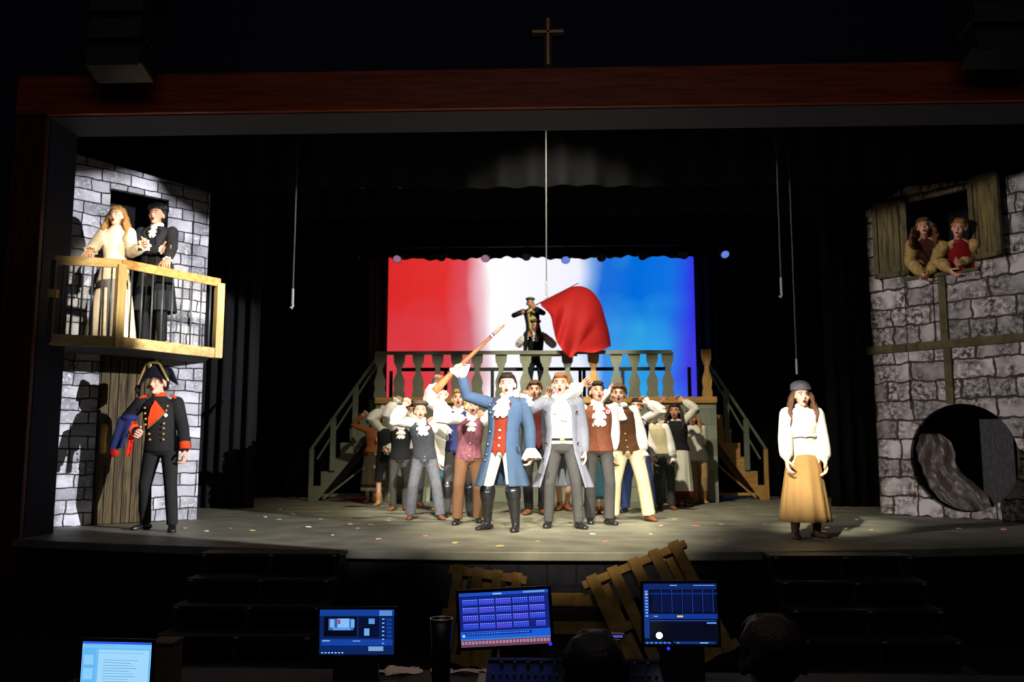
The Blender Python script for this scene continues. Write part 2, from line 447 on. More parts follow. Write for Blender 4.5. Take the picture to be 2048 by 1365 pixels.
curtain('overhead_border', (-8.6, 20.2), (8.6, 20.2), P(1096, 521, 20.2).z, 9.0, 'black curtain border with a ragged hem along the top of the flag screen', 0.3, 0.03, 0.03, seed=10, ragged=0.07)

# flag screen (cloth; the projected light is put in as emission)
def screen_mat():
    m = bpy.data.materials.new('emissive_tricolour_cloth')
    nt, N, L, b = nodes_of(m)
    b.inputs['Base Color'].default_value = (0.05, 0.05, 0.05, 1); b.inputs['Roughness'].default_value = 0.9
    tc = N.new('ShaderNodeTexCoord'); nz = N.new('ShaderNodeTexNoise'); nz.inputs['Scale'].default_value = 0.5; nz.inputs['Detail'].default_value = 2
    L.new(tc.outputs['Object'], nz.inputs['Vector'])
    sx = N.new('ShaderNodeSeparateXYZ'); L.new(tc.outputs['Object'], sx.inputs[0])
    mr = N.new('ShaderNodeMapRange'); mr.inputs['From Min'].default_value = -3.76; mr.inputs['From Max'].default_value = 3.76
    L.new(sx.outputs['X'], mr.inputs['Value'])
    ns = N.new('ShaderNodeMath'); ns.operation = 'MULTIPLY_ADD'; ns.inputs[1].default_value = 0.10; ns.inputs[2].default_value = -0.05
    L.new(nz.outputs['Fac'], ns.inputs[0])
    ad = N.new('ShaderNodeMath'); ad.operation = 'ADD'; L.new(mr.outputs[0], ad.inputs[0]); L.new(ns.outputs[0], ad.inputs[1])
    def ramp(stops):
        cr = N.new('ShaderNodeValToRGB'); L.new(ad.outputs[0], cr.inputs['Fac'])
        e = cr.color_ramp.elements
        for i, (p, c) in enumerate(stops):
            if i < 2: el = e[i]; el.position = p
            else: el = e.new(p)
            el.color = (*lin(c), 1)
        return cr
    top = ramp([(0.0, (216, 40, 40)), (0.99, (52, 44, 224)), (0.19, (222, 46, 44)), (0.27, (216, 80, 92)), (0.315, (238, 190, 200)), (0.34, (255, 252, 255)), (0.62, (236, 238, 252)), (0.67, (120, 165, 225)), (0.70, (28, 108, 214)), (0.80, (0, 106, 216)), (0.90, (16, 112, 222)), (0.965, (40, 70, 226))])
    bot = ramp([(0.0, (212, 58, 70)), (0.99, (66, 60, 216)), (0.19, (214, 66, 76)), (0.27, (204, 112, 124)), (0.315, (232, 196, 206)), (0.34, (255, 252, 255)), (0.62, (232, 238, 252)), (0.67, (150, 185, 235)), (0.70, (62, 140, 226)), (0.80, (50, 170, 226)), (0.90, (42, 146, 228)), (0.965, (56, 92, 226))])
    mz = N.new('ShaderNodeMapRange'); mz.inputs['From Min'].default_value = 0.9; mz.inputs['From Max'].default_value = 2.6
    L.new(sx.outputs['Z'], mz.inputs['Value'])
    n2 = N.new('ShaderNodeTexNoise'); n2.inputs['Scale'].default_value = 0.9; L.new(tc.outputs['Object'], n2.inputs['Vector'])
    a2 = N.new('ShaderNodeMath'); a2.operation = 'MULTIPLY_ADD'; a2.inputs[1].default_value = 1.6; a2.inputs[2].default_value = -0.8; a2.use_clamp = False
    L.new(n2.outputs['Fac'], a2.inputs[0])
    a3 = N.new('ShaderNodeMath'); a3.operation = 'ADD'; a3.use_clamp = True; L.new(a2.outputs[0], a3.inputs[0]); L.new(mz.outputs[0], a3.inputs[1])
    mx = N.new('ShaderNodeMixRGB'); L.new(a3.outputs[0], mx.inputs['Fac']); L.new(bot.outputs[0], mx.inputs['Color1']); L.new(top.outputs[0], mx.inputs['Color2'])
    L.new(mx.outputs[0], b.inputs['Emission Color']); b.inputs['Emission Strength'].default_value = 1.04
    return m
SY = 21.5
sl, sr = P(776, 600, SY).x, P(1389, 600, SY).x
zb, zt = P(1090, 800, SY).z, P(1090, 505, SY).z
mb = MB(); n = 60
for i in range(n):
    x0 = sl + (sr - sl) * i / n; x1 = sl + (sr - sl) * (i + 1) / n
    mb.add([V((x0, SY + 0.02 * sin(i * 0.9), zb)), V((x1, SY + 0.02 * sin((i + 1) * 0.9), zb)), V((x1, SY + 0.02 * sin((i + 1) * 0.9), zt)), V((x0, SY + 0.02 * sin(i * 0.9), zt)),
            V((x0, SY + 0.03, zb)), V((x1, SY + 0.03, zb)), V((x1, SY + 0.03, zt)), V((x0, SY + 0.03, zt))], [(0, 1, 2, 3), (7, 6, 5, 4), (0, 4, 5, 1), (3, 2, 6, 7)])
sc = mb.build('projection_screen', screen_mat(), loc=((sl + sr) / 2, SY, zb))
for x in (-3.2, 0, 3.2):
    wv = MB(); wv.tube([(x, 0.02, zt - zb - 0.02), (x, 0.02, 9.0 - zb)], 0.004, 6); wv.build('suspension_wire', m_blackmetal, sc)
tag(sc, 'glowing screen striped red, white and blue behind the railing', 'screen')

# lighting pipe and cans
LY = 19.4
lp = MB(); z = P(1090, 493, LY).z
lp.tube([(-5.6, LY, z), (5.6, LY, z + 0.03)], 0.024, 8)
for x in (-5, -2.5, 0, 2.5, 5): lp.tube([(x, LY, z), (x, LY, 9.0)], 0.004, 6)
tag(lp.build('lighting_pipe', m_blackmetal, smooth=True), 'thin dark lighting pipe carrying lamps above the flag screen', 'pipe')
m_lens = {'g': mat('grey_lens', (150, 140, 160), 0.15, 0.1, 8, 0, spec=0.8), 'b': emit('blue_lens_glow', (120, 150, 255), 0.75), 'p': emit('pink_lens_glow', (200, 150, 185), 0.5), 'd': mat('dark_lens', (60, 56, 66), 0.2, 0.1, 8, 0, spec=0.8)}
names = ['far left, left of the flag screen', 'above the left edge of the red stripe', 'above the middle of the red stripe', 'above the line where red meets white', 'above the white stripe, left of the hanging cable', 'with a glowing blue lens above the white stripe',
         'above the line where white meets blue', 'above the middle of the blue stripe', 'above the right edge of the blue stripe', 'far right with a blue lens, right of the flag screen']
def can(x, yc, zc, key, lab):
    t = thing('stage_lamp', (x, LY, zc + 0.2), lab, 'stage lamp')
    d = V((0.02 * (x), -0.75, -0.66)).normalized(); c = V((0, -0.06, -0.2))
    mb = MB(); mb.tube([c - d * 0.17, c - d * 0.1, c + d * 0.1], [0.06, 0.095, 0.1], 16, round_ends=False); mb.build('lamp_housing', m_blackmetal, t, smooth=False)
    mb = MB(); mb.tube([c + d * 0.095, c + d * 0.106], [0.088, 0.084], 18, round_ends=False); mb.build('lens', m_lens[key], t)
    mb = MB(); mb.tube([(-0.11, -0.03, -0.2), (-0.11, -0.02, -0.06), (0, 0, 0.0), (0.11, -0.02, -0.06), (0.11, -0.03, -0.2)], 0.012, 6); mb.tube([(0, 0, 0.0), (0, 0, 0.1)], 0.02, 6); mb.build('yoke', m_blackmetal, t)
for (px, py), k, nm in zip([(711, 515), (797, 515), (884, 512), (972, 514), (1053, 511), (1131, 517), (1202, 513), (1284, 510), (1366, 508), (1447, 506)], 'dpdpgbdddb', names):
    p = P(px, py, LY); can(p.x, LY, p.z, k, 'small round stage lamp ' + nm)
# upper row of darker lamps seen edge-on under the second border
UY = 14.2
zu = P(1096, 366, UY).z
mb = MB(); mb.tube([(-5, UY, zu + 0.22), (5, UY, zu + 0.22)], 0.024, 8); [mb.tube([(x, UY, zu + .22), (x, UY, 9.0)], 0.004, 6) for x in (-4.5, -1.5, 1.5, 4.5)]; tag(mb.build('lighting_pipe', m_blackmetal, smooth=True), 'upper lighting pipe with drooping cables below the first curtain border', 'pipe')
for px, lab in ((712, 'leftmost'), (786, 'second from the left'), (860, 'third from the left'), (1365, 'third from the right'), (1430, 'second from the right'), (1540, 'rightmost')):
    p = P(px, 385, UY)
    t = thing('ellipsoidal_lamp', (p.x, UY, zu + 0.16), 'barely lit long stage lamp on the upper pipe, ' + lab, 'stage lamp')
    s = -1 if px < 1000 else 1
    mb = MB(); mb.tube([(s * 0.16, 0, 0.02), (s * 0.02, -0.05, -0.08), (-s * 0.16, -0.12, -0.2)], [0.07, 0.085, 0.075], 12, round_ends=False); mb.build('lamp_housing', mat('worn_dark_metal', (70, 70, 64), 0.5, 0.3, 20), t)
    mb = MB(); mb.tube([(0, 0, -0.03), (0, 0, 0.06)], 0.02, 6); mb.build('clamp', m_blackmetal, t)
for px, key, lab in ((1015, 'm', 'small multicoloured lamp cluster hanging on the upper pipe left of the cable'), (1250, 'y', 'pair of tiny yellow pilot lamps on the upper pipe right of the cable')):
    p = P(px, 368, UY)
    t = thing('pilot_lamp', (p.x, UY - 0.04, zu + 0.12), lab, 'pilot lamp')
    mb = MB(); mb.box((0, 0, 0.0), (0.26, 0.08, 0.10)); mb.build('lamp_housing', m_blackmetal, t, bevel=0.01); mb = MB(); mb.box((0, 0.04, 0.075), (0.04, 0.03, 0.09)); mb.build('clamp', m_blackmetal, t)
    cs = [(220, 70, 60), (70, 110, 230), (200, 200, 220)] if key == 'm' else [(230, 200, 110), (230, 200, 110)]
    for i, c in enumerate(cs):
        mb = MB(); mb.ell(((i - (len(cs) - 1) / 2) * 0.1, -0.05, -0.01 * i), 0.016); mb.build('indicator', emit('pilot_%d_%d_%d' % c, c, 0.6), t)

# hanging cables
def cable(px, y0, y1, Y, lab, hook=True, tip=28):
    a = P(px, y0, Y); b = P(px, y1, Y)
    t = thing('hanging_microphone', (b.x, Y, b.z), lab, 'microphone')
    top = 9.0
    mb = MB(); mb.tube([(0, 0, 0.2), (0.005, 0, (top - b.z) * 0.5), (0, 0, top - b.z)], 0.0075, 6); mb.build('cable', mat('grey_cable', (70, 72, 74), 0.5, 0.1, 10), t)
    mb = MB(); mb.tube([(0, 0, 0.2), (0, 0, 0.03)] + ([(0.004, 0, 0.0), (-0.012, 0, -0.03), (-0.02, 0, -0.02)] if hook else []), 0.014, 8); mb.build('microphone_tip', mat('grey_tip', (150, 154, 160), 0.4, 0.1, 10), t)
cable(585, 380, 612, 10.6, 'thin microphone on a cable with a hooked tip left of the flag screen')
cable(1093, 250, 594, 12.2, 'thin microphone on a cable hanging over the white stripe')
cable(1563, 390, 590, 10.6, 'thin short microphone on a cable right of the flag screen')
cable(1594, 600, 752, 11.3, 'thin long microphone on a cable ending above the grey slouch hat', False)

def light_blocker(lamp, pts, out, label, dist=1.2, width=0.9):
    """unseen black plate added to cut light from a lamp; its edge runs through the sight lines from the lamp to pts"""
    lamp = V(lamp); ax = ((V(pts[0]) + V(pts[-1])) / 2 - lamp).normalized(); e = []
    for p in pts:
        d = V(p) - lamp; e.append(lamp + d * (dist / d.dot(ax)))
    out = V(out); out = (out - ax * out.dot(ax)).normalized()
    u = (e[-1] - e[0]).normalized(); e[0] -= u * 0.15; e[-1] += u * 0.15
    vs = [p for p in e] + [p + out * width for p in reversed(e)]; n = len(vs)
    mb = MB(); mb.add(vs + [p + ax * 0.004 for p in vs], [tuple(range(n)), tuple(range(2 * n - 1, n - 1, -1))] + [(i, i + n, (i + 1) % n + n, (i + 1) % n) for i in range(n)])
    tag(mb.build('light_block_plate', m_black, loc=e[0]), label, 'lamp flap')  # free-hanging plate out of view, added only to shape the lamp light
# ================================================================ LEFT HOUSE FRONT
LA, LB_ = V((-6.04, 10.53, SZ)), V((-4.68, 12.05, SZ))
dL = (LB_ - LA).normalized(); WL = (LB_ - LA).length; angL = math.atan2(dL.y, dL.x)
def hitplane(px, py, A, d):
    """point of a pixel on a vertical plane through A along d -> (u, z above stage)"""
    n = V((-d.y, d.x, 0)); r = ray(px, py); t = (A - CAMP).dot(n) / r.dot(n); p = CAMP + r * t
    return (p - A).dot(d), p.z - SZ
def facade_mesh(outer, holes, thick):
    bm = bmesh.new()
    def loop(pts):
        vs = [bm.verts.new((x, 0, z)) for x, z in pts]
        return [bm.edges.new((vs[i], vs[(i + 1) % len(vs)])) for i in range(len(vs))]
    es = loop(outer)
    for h in holes: es += loop(h)
    bmesh.ops.triangle_fill(bm, use_beauty=True, use_dissolve=False, edges=es)
    r = bmesh.ops.extrude_face_region(bm, geom=bm.faces[:])
    vs = [g for g in r['geom'] if isinstance(g, bmesh.types.BMVert)]
    bmesh.ops.translate(bm, verts=vs, vec=(0, thick, 0))
    bmesh.ops.recalc_face_normals(bm, faces=bm.faces[:])
    me = bpy.data.meshes.new('facade'); bm.to_mesh(me); bm.free(); return me
H2 = 4.62
du0, _ = hitplane(190, 900, LA, dL); du1, _ = hitplane(302, 900, LA, dL); _, dz = hitplane(240, 712, LA, dL)
wu0, wz0 = hitplane(222, 376, LA, dL); wu1, wz1 = hitplane(338, 400, LA, dL)
hole = [(wu0, 2.22), (wu1, 2.22), (wu1, wz1), (wu0, wz0)]
lf = thing('house_front', LA, 'two-storey house front of painted grey blocks with balcony, left side of stage', 'stage scenery', rz=angL)
me = facade_mesh([(0, 0), (du0, 0), (du0, 2.12), (du1, 2.12), (du1, 0), (WL, 0), (WL, 4.5), (0.0, H2)], [hole], 0.08)
mesh_obj('stone_wall', me, m_stone_l, lf)
dr = thing('_', (0, 0, 0), None, None); bpy.data.objects.remove(dr)
mb = MB(); mb.box(((du0 + du1) / 2, 0.03, 1.06), (du1 - du0 - 0.03, 0.05, 2.1))
door = mb.build('plank_door', m_door, lf)
mb = MB()
nb = 6
for i in range(nb):
    w_ = (du1 - du0 - 0.04) / nb
    mb.box((du0 + 0.02 + w_ * (i + 0.5), 0.0, 1.05), (w_ - 0.012, 0.03, 2.08))
mb.build('plank_face', m_door, door, bevel=0.004)
hu, hz = hitplane(203, 878, LA, dL)
mb = MB(); mb.tube([(hu + 0.02, -0.01, hz + 0.17), (hu - 0.0, -0.07, hz + 0.12), (hu - 0.015, -0.085, hz), (hu, -0.07, hz - 0.12), (hu + 0.02, -0.01, hz - 0.17)], [(0.04, 0.02)] * 5, 8, side=(1, 0, 0))
mb.build('door_handle', m_tanwood_v, door, smooth=True)
mb = MB(); mb.bar((0.1, 0.09, 0), (0.1, 1.2, 0.0), 0.06, 0.06); mb.bar((0.1, 0.12, 4.2), (0.1, 1.2, 0.03), 0.06, 0.06); mb.bar((1.9, 0.12, 4.2), (1.9, 1.0, 0.03), 0.06, 0.06); mb.build('rear_brace', m_pine, lf)
mb = MB(); mb.box((WL / 2, 0.45, 2.16), (WL - 0.1, 0.7, 0.05)); mb.build('upper_floor', m_sage_d, lf)
mb = MB(); mb.box(((wu0 + wu1) / 2, 0.82, 3.0), (WL - 0.1, 0.02, 2.6)); mb.build('backing_cloth', m_velour, lf)
# olive post in the doorway behind the man
mb = MB(); mb.box((wu1 - 0.06, 0.12, 2.9), (0.07, 0.06, 1.3)); mb.build('doorway_post', m_beam_olive, lf)
def wp(px, py):
    u, z = hitplane(px, py, LA, dL); q = LA + dL * u; return (q.x, q.y, z + SZ)
light_blocker(BOOM_R, [wp(120, 300), wp(105, 1050)], (-1, -1, 0), 'black lamp flap on the right side lamp, shading the blue wall edge')
light_blocker(BOOM_R, [wp(100, 360), wp(163, 356)], (0, 0, 1), 'black lamp flap on the right side lamp, upper left flap', width=0.5, dist=1.26)
light_blocker(BOOM_R, [wp(186, 322), wp(300, 348), wp(330, 395), wp(430, 462)], (0, 0, 1), 'black lamp flap on the right side lamp, slanting top flap', width=0.6, dist=1.32)
# balcony
BZ = P(235, 693, 9.62).z                     # underside of deck rim
RZ = P(245, 524, 9.62).z                     # top of rail
pA = P(110, 520, 9.3); pM = P(242, 525, 9.62); k_ = (RZ - CAMP.z)
def at_z(px, py, z):
    r = ray(px, py); return CAMP + r * ((z - CAMP.z) / r.z)
pA = at_z(110, 517, RZ); pM = at_z(244, 524, RZ); pR = at_z(440, 563, RZ)
bal = thing('balcony', (pM.x, pM.y, BZ), 'angled wooden balcony with pale rails and thin dark bars on the grey block house', 'balcony')
def bl(p, z): return V((p.x - pM.x, p.y - pM.y, z - BZ))
wallL = LA + dL * 0.05; wallR = LA + dL * (WL - 0.02)
mb = MB()
nrm = V((dL.y, -dL.x, 0))
wl = LA + nrm * 0.01 - dL * 0.05; wr = LB_ + nrm * 0.01
poly = [(pA.x, pA.y), (pM.x, pM.y), (pR.x, pR.y), (wr.x, wr.y), (wl.x, wl.y)]
mb.poly(poly, 1, lambda x, y, t: V((x - pM.x, y - pM.y, 0.06 + 0.05 * t))); mb.build('deck', m_sage_d, bal)
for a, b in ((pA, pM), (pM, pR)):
    mb = MB(); mb.bar(bl(a, BZ + 0.05), bl(b, BZ + 0.05), 0.04, 0.12, up=(0, 0, 1)); o = mb.build('rim_board', m_pine_h, bal, bevel=0.004)
    mb = MB(); mb.bar(bl(a, RZ - 0.02), bl(b, RZ - 0.02), 0.10, 0.035, up=V((0, 0, 1)).cross(b - a)); mb.build('handrail', m_tanwood if b is pR else m_pine_h, bal, bevel=0.004)
for p, nm in ((pM, 'post'), (pR, 'post')):
    mb = MB(); mb.box((p.x - pM.x, p.y - pM.y, (RZ - BZ) / 2 - 0.02), (0.095, 0.095, RZ - BZ - 0.02), Matrix.Rotation(angL, 3, 'Z')); mb.build(nm, m_pine, bal, bevel=0.005)
mb = MB(); mb.box((pA.x - pM.x, pA.y - pM.y, (RZ - BZ) / 2), (0.05, 0.05, RZ - BZ - 0.04)); mb.build('post', m_sage_d, bal)
mb = MB(); mb.box((pA.x - pM.x + 0.02, pA.y - pM.y - 0.02, 0.55), (0.09, 0.06, 0.09)); mb.build('bracket', m_pine, bal)
for a, b, n in ((pA, pM, 7), (pM, pR, 10)):
    for i in range(1, n):
        p = a.lerp(b, i / n); mb = MB(); mb.tube([bl(p, BZ + 0.1), bl(p, RZ - 0.03)], 0.011, 8, round_ends=False)
        mb.build('baluster', mat('grey_painted_steel', (78, 84, 86), 0.4, 0.1, 20, 0, metal=0.3), bal, smooth=True)

# ================================================================ RIGHT HOUSE FRONT
RA, RB = V((4.82, 13.41, SZ)), V((6.13, 12.02, SZ))
dR = (RB - RA).normalized(); WR = (RB - RA).length + 0.95; angR = math.atan2(dR.y, dR.x)
rf = thing('house_front', RA, 'house front of large rough stones with shuttered window and round drain hole, stage right edge', 'stage scenery', rz=angR)
cu, cz = hitplane(1925, 916, RA, dR); e, _ = hitplane(2032, 916, RA, dR); rr = 0.5 * (e - hitplane(1815, 916, RA, dR)[0])
rz_ = 0.5 * (hitplane(1925, 808, RA, dR)[1] - hitplane(1925, 1026, RA, dR)[1])
circ = [(cu + rr * cos(2 * pi * i / 48), cz + rz_ * sin(2 * pi * i / 48)) for i in range(48)]
a0 = hitplane(1822, 556, RA, dR); a1 = hitplane(1950, 536, RA, dR)
win = [(a0[0], a0[1]), (a1[0], a1[1]), (a1[0], hitplane(1950, 395, RA, dR)[1] + 0.25), (a0[0], a0[1] + 1.35)]
me = facade_mesh([(0, 0), (WR, 0), (WR, 4.55), (0, 4.5)], [circ, win], 0.08)
mesh_obj('stone_wall', me, m_stone_r, rf)
bu, bz = hitplane(1893, 700, RA, dR); _, bz1 = hitplane(1893, 690, RA, dR)
hb0 = hitplane(1745, 706, RA, dR)[1]; hb1 = hitplane(2040, 672, RA, dR)[1]; hbz = (hb0 + hb1) / 2
mb = MB(); mb.box((WR / 2 - 0.02, -0.025, hbz), (WR + 0.1, 0.05, 0.115)); mb.build('timber', m_beam_olive, rf, bevel=0.004)
mb = MB(); mb.box((bu, -0.022, (hbz + a0[1] - 0.06) / 2 + 0.03), (0.105, 0.044, a0[1] - hbz - 0.1)); mb.build('timber', m_beam_olive, rf, bevel=0.004)
zc_top = hitplane(1903, 808, RA, dR)[1]
mb = MB(); mb.box((bu + 0.02, -0.022, (hbz + zc_top) / 2 - 0.03), (0.105, 0.044, hbz - zc_top - 0.06)); mb.build('timber', m_beam_olive, rf, bevel=0.004)
mb = MB(); mb.box(((a0[0] + a1[0]) / 2, 0.02, (a0[1] + a1[1]) / 2 - 0.02), (a1[0] - a0[0] + 0.12, 0.14, 0.05)); mb.build('window_sill', m_beam_olive, rf, bevel=0.004)
def shutter(px0, px1, pyt, pyb, swing, which):
    u0, zb_ = hitplane(px0, pyb, RA, dR); u1, zb2 = hitplane(px1, pyb, RA, dR); zt_ = hitplane((px0 + px1) / 2, pyt, RA, dR)[1]
    zb_ = (zb_ + zb2) / 2; wdt = u1 - u0
    R = Matrix.Rotation(swing, 3, 'Z'); hinge = V((u0 if which else u1, -0.04, 0)); sg = 1 if which else -1
    def q(x, y, z): return hinge + R @ V((sg * x, y, 0)) + V((0, 0, z))
    hgt = zt_ - zb_
    mb = MB(); mb.box(q(wdt / 2, 0, zb_ + hgt / 2), (wdt - 0.08, 0.03, hgt - 0.1), R); sh = mb.build('shutter', m_shutter, rf)
    mb = MB()
    for x in (0.035, wdt - 0.035): mb.box(q(x, -0.02, zb_ + hgt / 2), (0.07, 0.06, hgt), R)
    for z in (zb_ + 0.035, zb_ + hgt - 0.035): mb.box(q(wdt / 2, -0.02, z), (wdt, 0.06, 0.07), R)
    mb.build('shutter_frame', m_beam_olive, sh, bevel=0.004)
shutter(1757, 1824, 405, 556, 0.1, False)
shutter(1950, 2022, 350, 518, -0.3, True)
def wpR(px, py):
    u, z = hitplane(px, py, RA, dR); q = RA + dR * u; return (q.x, q.y, z + SZ)
light_blocker(BOOM_L, [wpR(1730, 440), wpR(2060, 345)], (0, 0, 1), 'black lamp flap on the left side lamp, top flap', width=0.6)
light_blocker(BOOM_L, [wpR(1745, 440), wpR(1765, 1040)], (-1, 0, 0), 'black lamp flap on the left side lamp, side flap', dist=1.28)
# drain tunnel behind the round hole
mb = MB(); rings = []
for y, s in ((0.08, 1.03), (0.75, 1.03)):
    rings.append([V((cu + rr * s * cos(2 * pi * i / 40), y, cz + rz_ * s * sin(2 * pi * i / 40))) for i in range(40)])
for y, s in ((0.75, 1.06), (0.08, 1.06)):
    rings.append([V((cu + rr * s * cos(2 * pi * i / 40), y, cz + rz_ * s * sin(2 * pi * i / 40))) for i in range(40)])
rings.append(rings[0]); mb.loft(rings, caps=False)
mb.build('drain_pipe', mat('dark_pipe', (30, 28, 30), 0.6, 0.2, 12), rf, smooth=True)
mb = MB(); mb.box((cu + 0.30, 0.42, cz - 0.1), (0.42, 0.03, 1.25)); mb.build('backing_panel', mat('dark_scuffed_panel', (52, 50, 52), 0.7, 0.6, 40, 0.1, stretch=(1, 1, 0.3)), rf)
mb = MB(); mb.box((cu + 0.60, 0.5, cz - 0.1), (0.18, 0.03, 1.25)); mb.build('backing_panel', m_door, rf)
# crumpled translucent sheet inside the hole
m_sheet = bpy.data.materials.new('crumpled_clear_plastic'); nt, N, L, b = nodes_of(m_sheet)
b.inputs['Base Color'].default_value = (0.13, 0.10, 0.085, 1); b.inputs['Roughness'].default_value = 0.22; b.inputs['Specular IOR Level'].default_value = 0.8
nz = N.new('ShaderNodeTexNoise'); nz.inputs['Scale'].default_value = 9; nz.inputs['Detail'].default_value = 6; nz.inputs['Distortion'].default_value = 1.2
bp = N.new('ShaderNodeBump'); bp.inputs['Strength'].default_value = 0.9; bp.inputs['Distance'].default_value = 0.05
tcn = N.new('ShaderNodeTexCoord'); L.new(tcn.outputs['Object'], nz.inputs['Vector']); L.new(nz.outputs['Fac'], bp.inputs['Height']); L.new(bp.outputs['Normal'], b.inputs['Normal'])
def cloth_grid(fn, nu, nv, thick, nfn=V((0, 1, 0))):
    vs = []; fs = []
    for s in (0, 1):
        for j in range(nv + 1):
            for i in range(nu + 1):
                vs.append(fn(i / nu, j / nv) + nfn * thick * s)
    m_ = nu + 1; K = m_ * (nv + 1)
    for s in (0, 1):
        for j in range(nv):
            for i in range(nu):
                a = s * K + j * m_ + i; fs.append((a, a + 1, a + 1 + m_, a + m_))
    for i in range(nu):
        fs.append((i, i + 1, K + i + 1, K + i)); a = nv * m_ + i; fs.append((a, a + 1, K + a + 1, K + a))
    for j in range(nv):
        a = j * m_; fs.append((a, a + m_, K + a + m_, K + a)); a += nu; fs.append((a, a + m_, K + a + m_, K + a))
    return vs, fs
mb = MB()
def sheet(u, v):
    z = cz - rz_ * 0.99 + v * rz_ * 1.45; lim = rr * 0.985 * math.sqrt(max(0.0, 1 - min(1.0, ((z - cz) / rz_) ** 2)))
    x0 = cu - lim; x1 = min(cu + lim, cu + rr * (0.30 - 0.95 * v + 0.10 * sin(v * 9)))
    return V((x0 + u * max(0.01, x1 - x0), 0.22 + 0.14 * u + 0.05 * sin(11 * u + 5 * v) + 0.03 * sin(23 * u - 9 * v) + 0.02 * sin(37 * v), z))
mb.add(*cloth_grid(sheet, 26, 30, 0.01)); mb.build('crumpled_sheet', m_sheet, rf, smooth=True)
mb = MB(); mb.box((WR / 2, 1.15, 3.3), (WR, 0.02, 2.7)); mb.build('backing_cloth', m_velour, rf)
mb = MB(); mb.box((WR / 2, 0.6, 2.1), (WR - 0.1, 1.0, 0.05)); mb.build('upper_floor', m_sage_d, rf)
mb = MB(); mb.bar((0.1, 0.1, 4.2), (0.1, 1.3, 0.03), 0.06, 0.06); mb.bar((0.1, 0.09, 0.03), (0.1, 1.3, 0.03), 0.06, 0.06); mb.build('rear_brace', m_pine, rf)

# ================================================================ PLATFORM WITH RAILING
PF = 16.55
pzT = P(1090, 795, PF).z; pzB = P(1090, 807, PF).z
pxL = P(752, 800, PF).x; pxR = P(1432, 800, PF).x
plat = thing('platform', (0, PF, SZ), 'raised stage platform with flat cut-out baluster railing before the flag screen', 'platform')
D = 2.3
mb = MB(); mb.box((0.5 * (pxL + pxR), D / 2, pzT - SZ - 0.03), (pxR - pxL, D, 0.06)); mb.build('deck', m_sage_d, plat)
mb = MB(); mb.box((0.5 * (pxL + pxR), -0.03, (pzT + pzB) / 2 - SZ), (pxR - pxL + 0.02, 0.05, pzT - pzB + 0.0)); mb.build('edge_board', m_tanwood, plat, bevel=0.004)
mb = MB(); mb.box((0.5 * (pxL + pxR), 0.03, (pzB - SZ) / 2), (pxR - pxL, 0.06, pzB - SZ - 0.002))
mb.build('front_panel', m_stone_p, plat)
for x in (pxL + 0.05, pxR - 0.05):
    mb = MB(); mb.box((x, D / 2, (pzB - SZ) / 2), (0.05, D - 0.1, pzB - SZ - 0.004)); mb.build('side_panel', m_sage_d, plat)
rT = P(1090, 703, PF).z - SZ; b0 = pzT - SZ
def bal_outline(wd, h):
    pr = [(0, .5), (.12, .5), (.16, .42), (.2, .42), (.34, .5), (.42, .42), (.55, .22), (.66, .2), (.70, .34), (.74, .34), (.78, .46), (.9, .5), (1, .5)]
    return [(wd * a, h * t) for t, a in pr] + [(-wd * a, h * t) for t, a in reversed(pr)]
bxs = [(760, 0), (798, 0), (836, 0), (875, 0), (913, 0), (954, 0), (1002, 0), (1051, 0), (1092, 0), (1135, 0), (1187, 1), (1233, 0), (1269, 0), (1305, 0), (1336, 0)]
for px, tan in bxs:
    x = P(px, 750, PF).x
    mb = MB(); mb.poly(bal_outline(0.215, rT - b0 - 0.02), 1, lambda a, z, t: V((x + a, -0.0 + 0.03 * t, b0 + z)))
    o = mb.build('baluster', m_tanwood_v if tan else m_sage, plat)
    if tan: o['label'] = 'unpainted tan wooden baluster'
xr = P(1343, 705, PF).x
mb = MB(); mb.box(((pxL + xr) / 2, -0.02, rT - 0.025), (xr - pxL, 0.035, 0.07)); mb.build('top_rail', m_sage, plat, bevel=0.004)
xe = P(1060, 705, PF).x
mb = MB(); mb.box(((xe + P(1125, 700, PF).x) / 2 + 0.1, 0.045, rT - 0.05), (0.95, 0.03, 0.085)); o = mb.build('top_rail', m_pine_h, plat, bevel=0.004); o['label'] = 'unpainted pine rail'
ex = P(1414, 750, PF).x
mb = MB(); mb.poly(bal_outline(0.17, rT - b0 + 0.02), 1, lambda a, z, t: V((ex + a, -0.02 + 0.08 * t, b0 + z))); mb.build('end_post', m_tanwood_v, plat)
for px in (1378, 1398):
    x = P(px, 760, PF + D).x; mb = MB(); mb.box((x, D - 0.05, b0 + 0.38), (0.07, 0.05, 0.76)); mb.build('rear_post', m_sage_d, plat)
# back railing
for x0, x1 in ((pxL + 0.1, P(1130, 720, PF + D).x), (P(1130, 720, PF + D).x, P(1340, 720, PF + D).x)):
    mb = MB(); mb.box(((x0 + x1) / 2, D - 0.05, b0 + 0.73), (x1 - x0, 0.04, 0.075)); mb.build('rear_rail', m_sage_d, plat)
for px in (783, 892, 985, 1168, 1245, 1160):
    x = P(px, 750, PF + D).x; mb = MB(); mb.box((x, D - 0.05, b0 + 0.35), (0.07, 0.04, 0.7)); mb.build('rear_post', m_sage_d, plat)

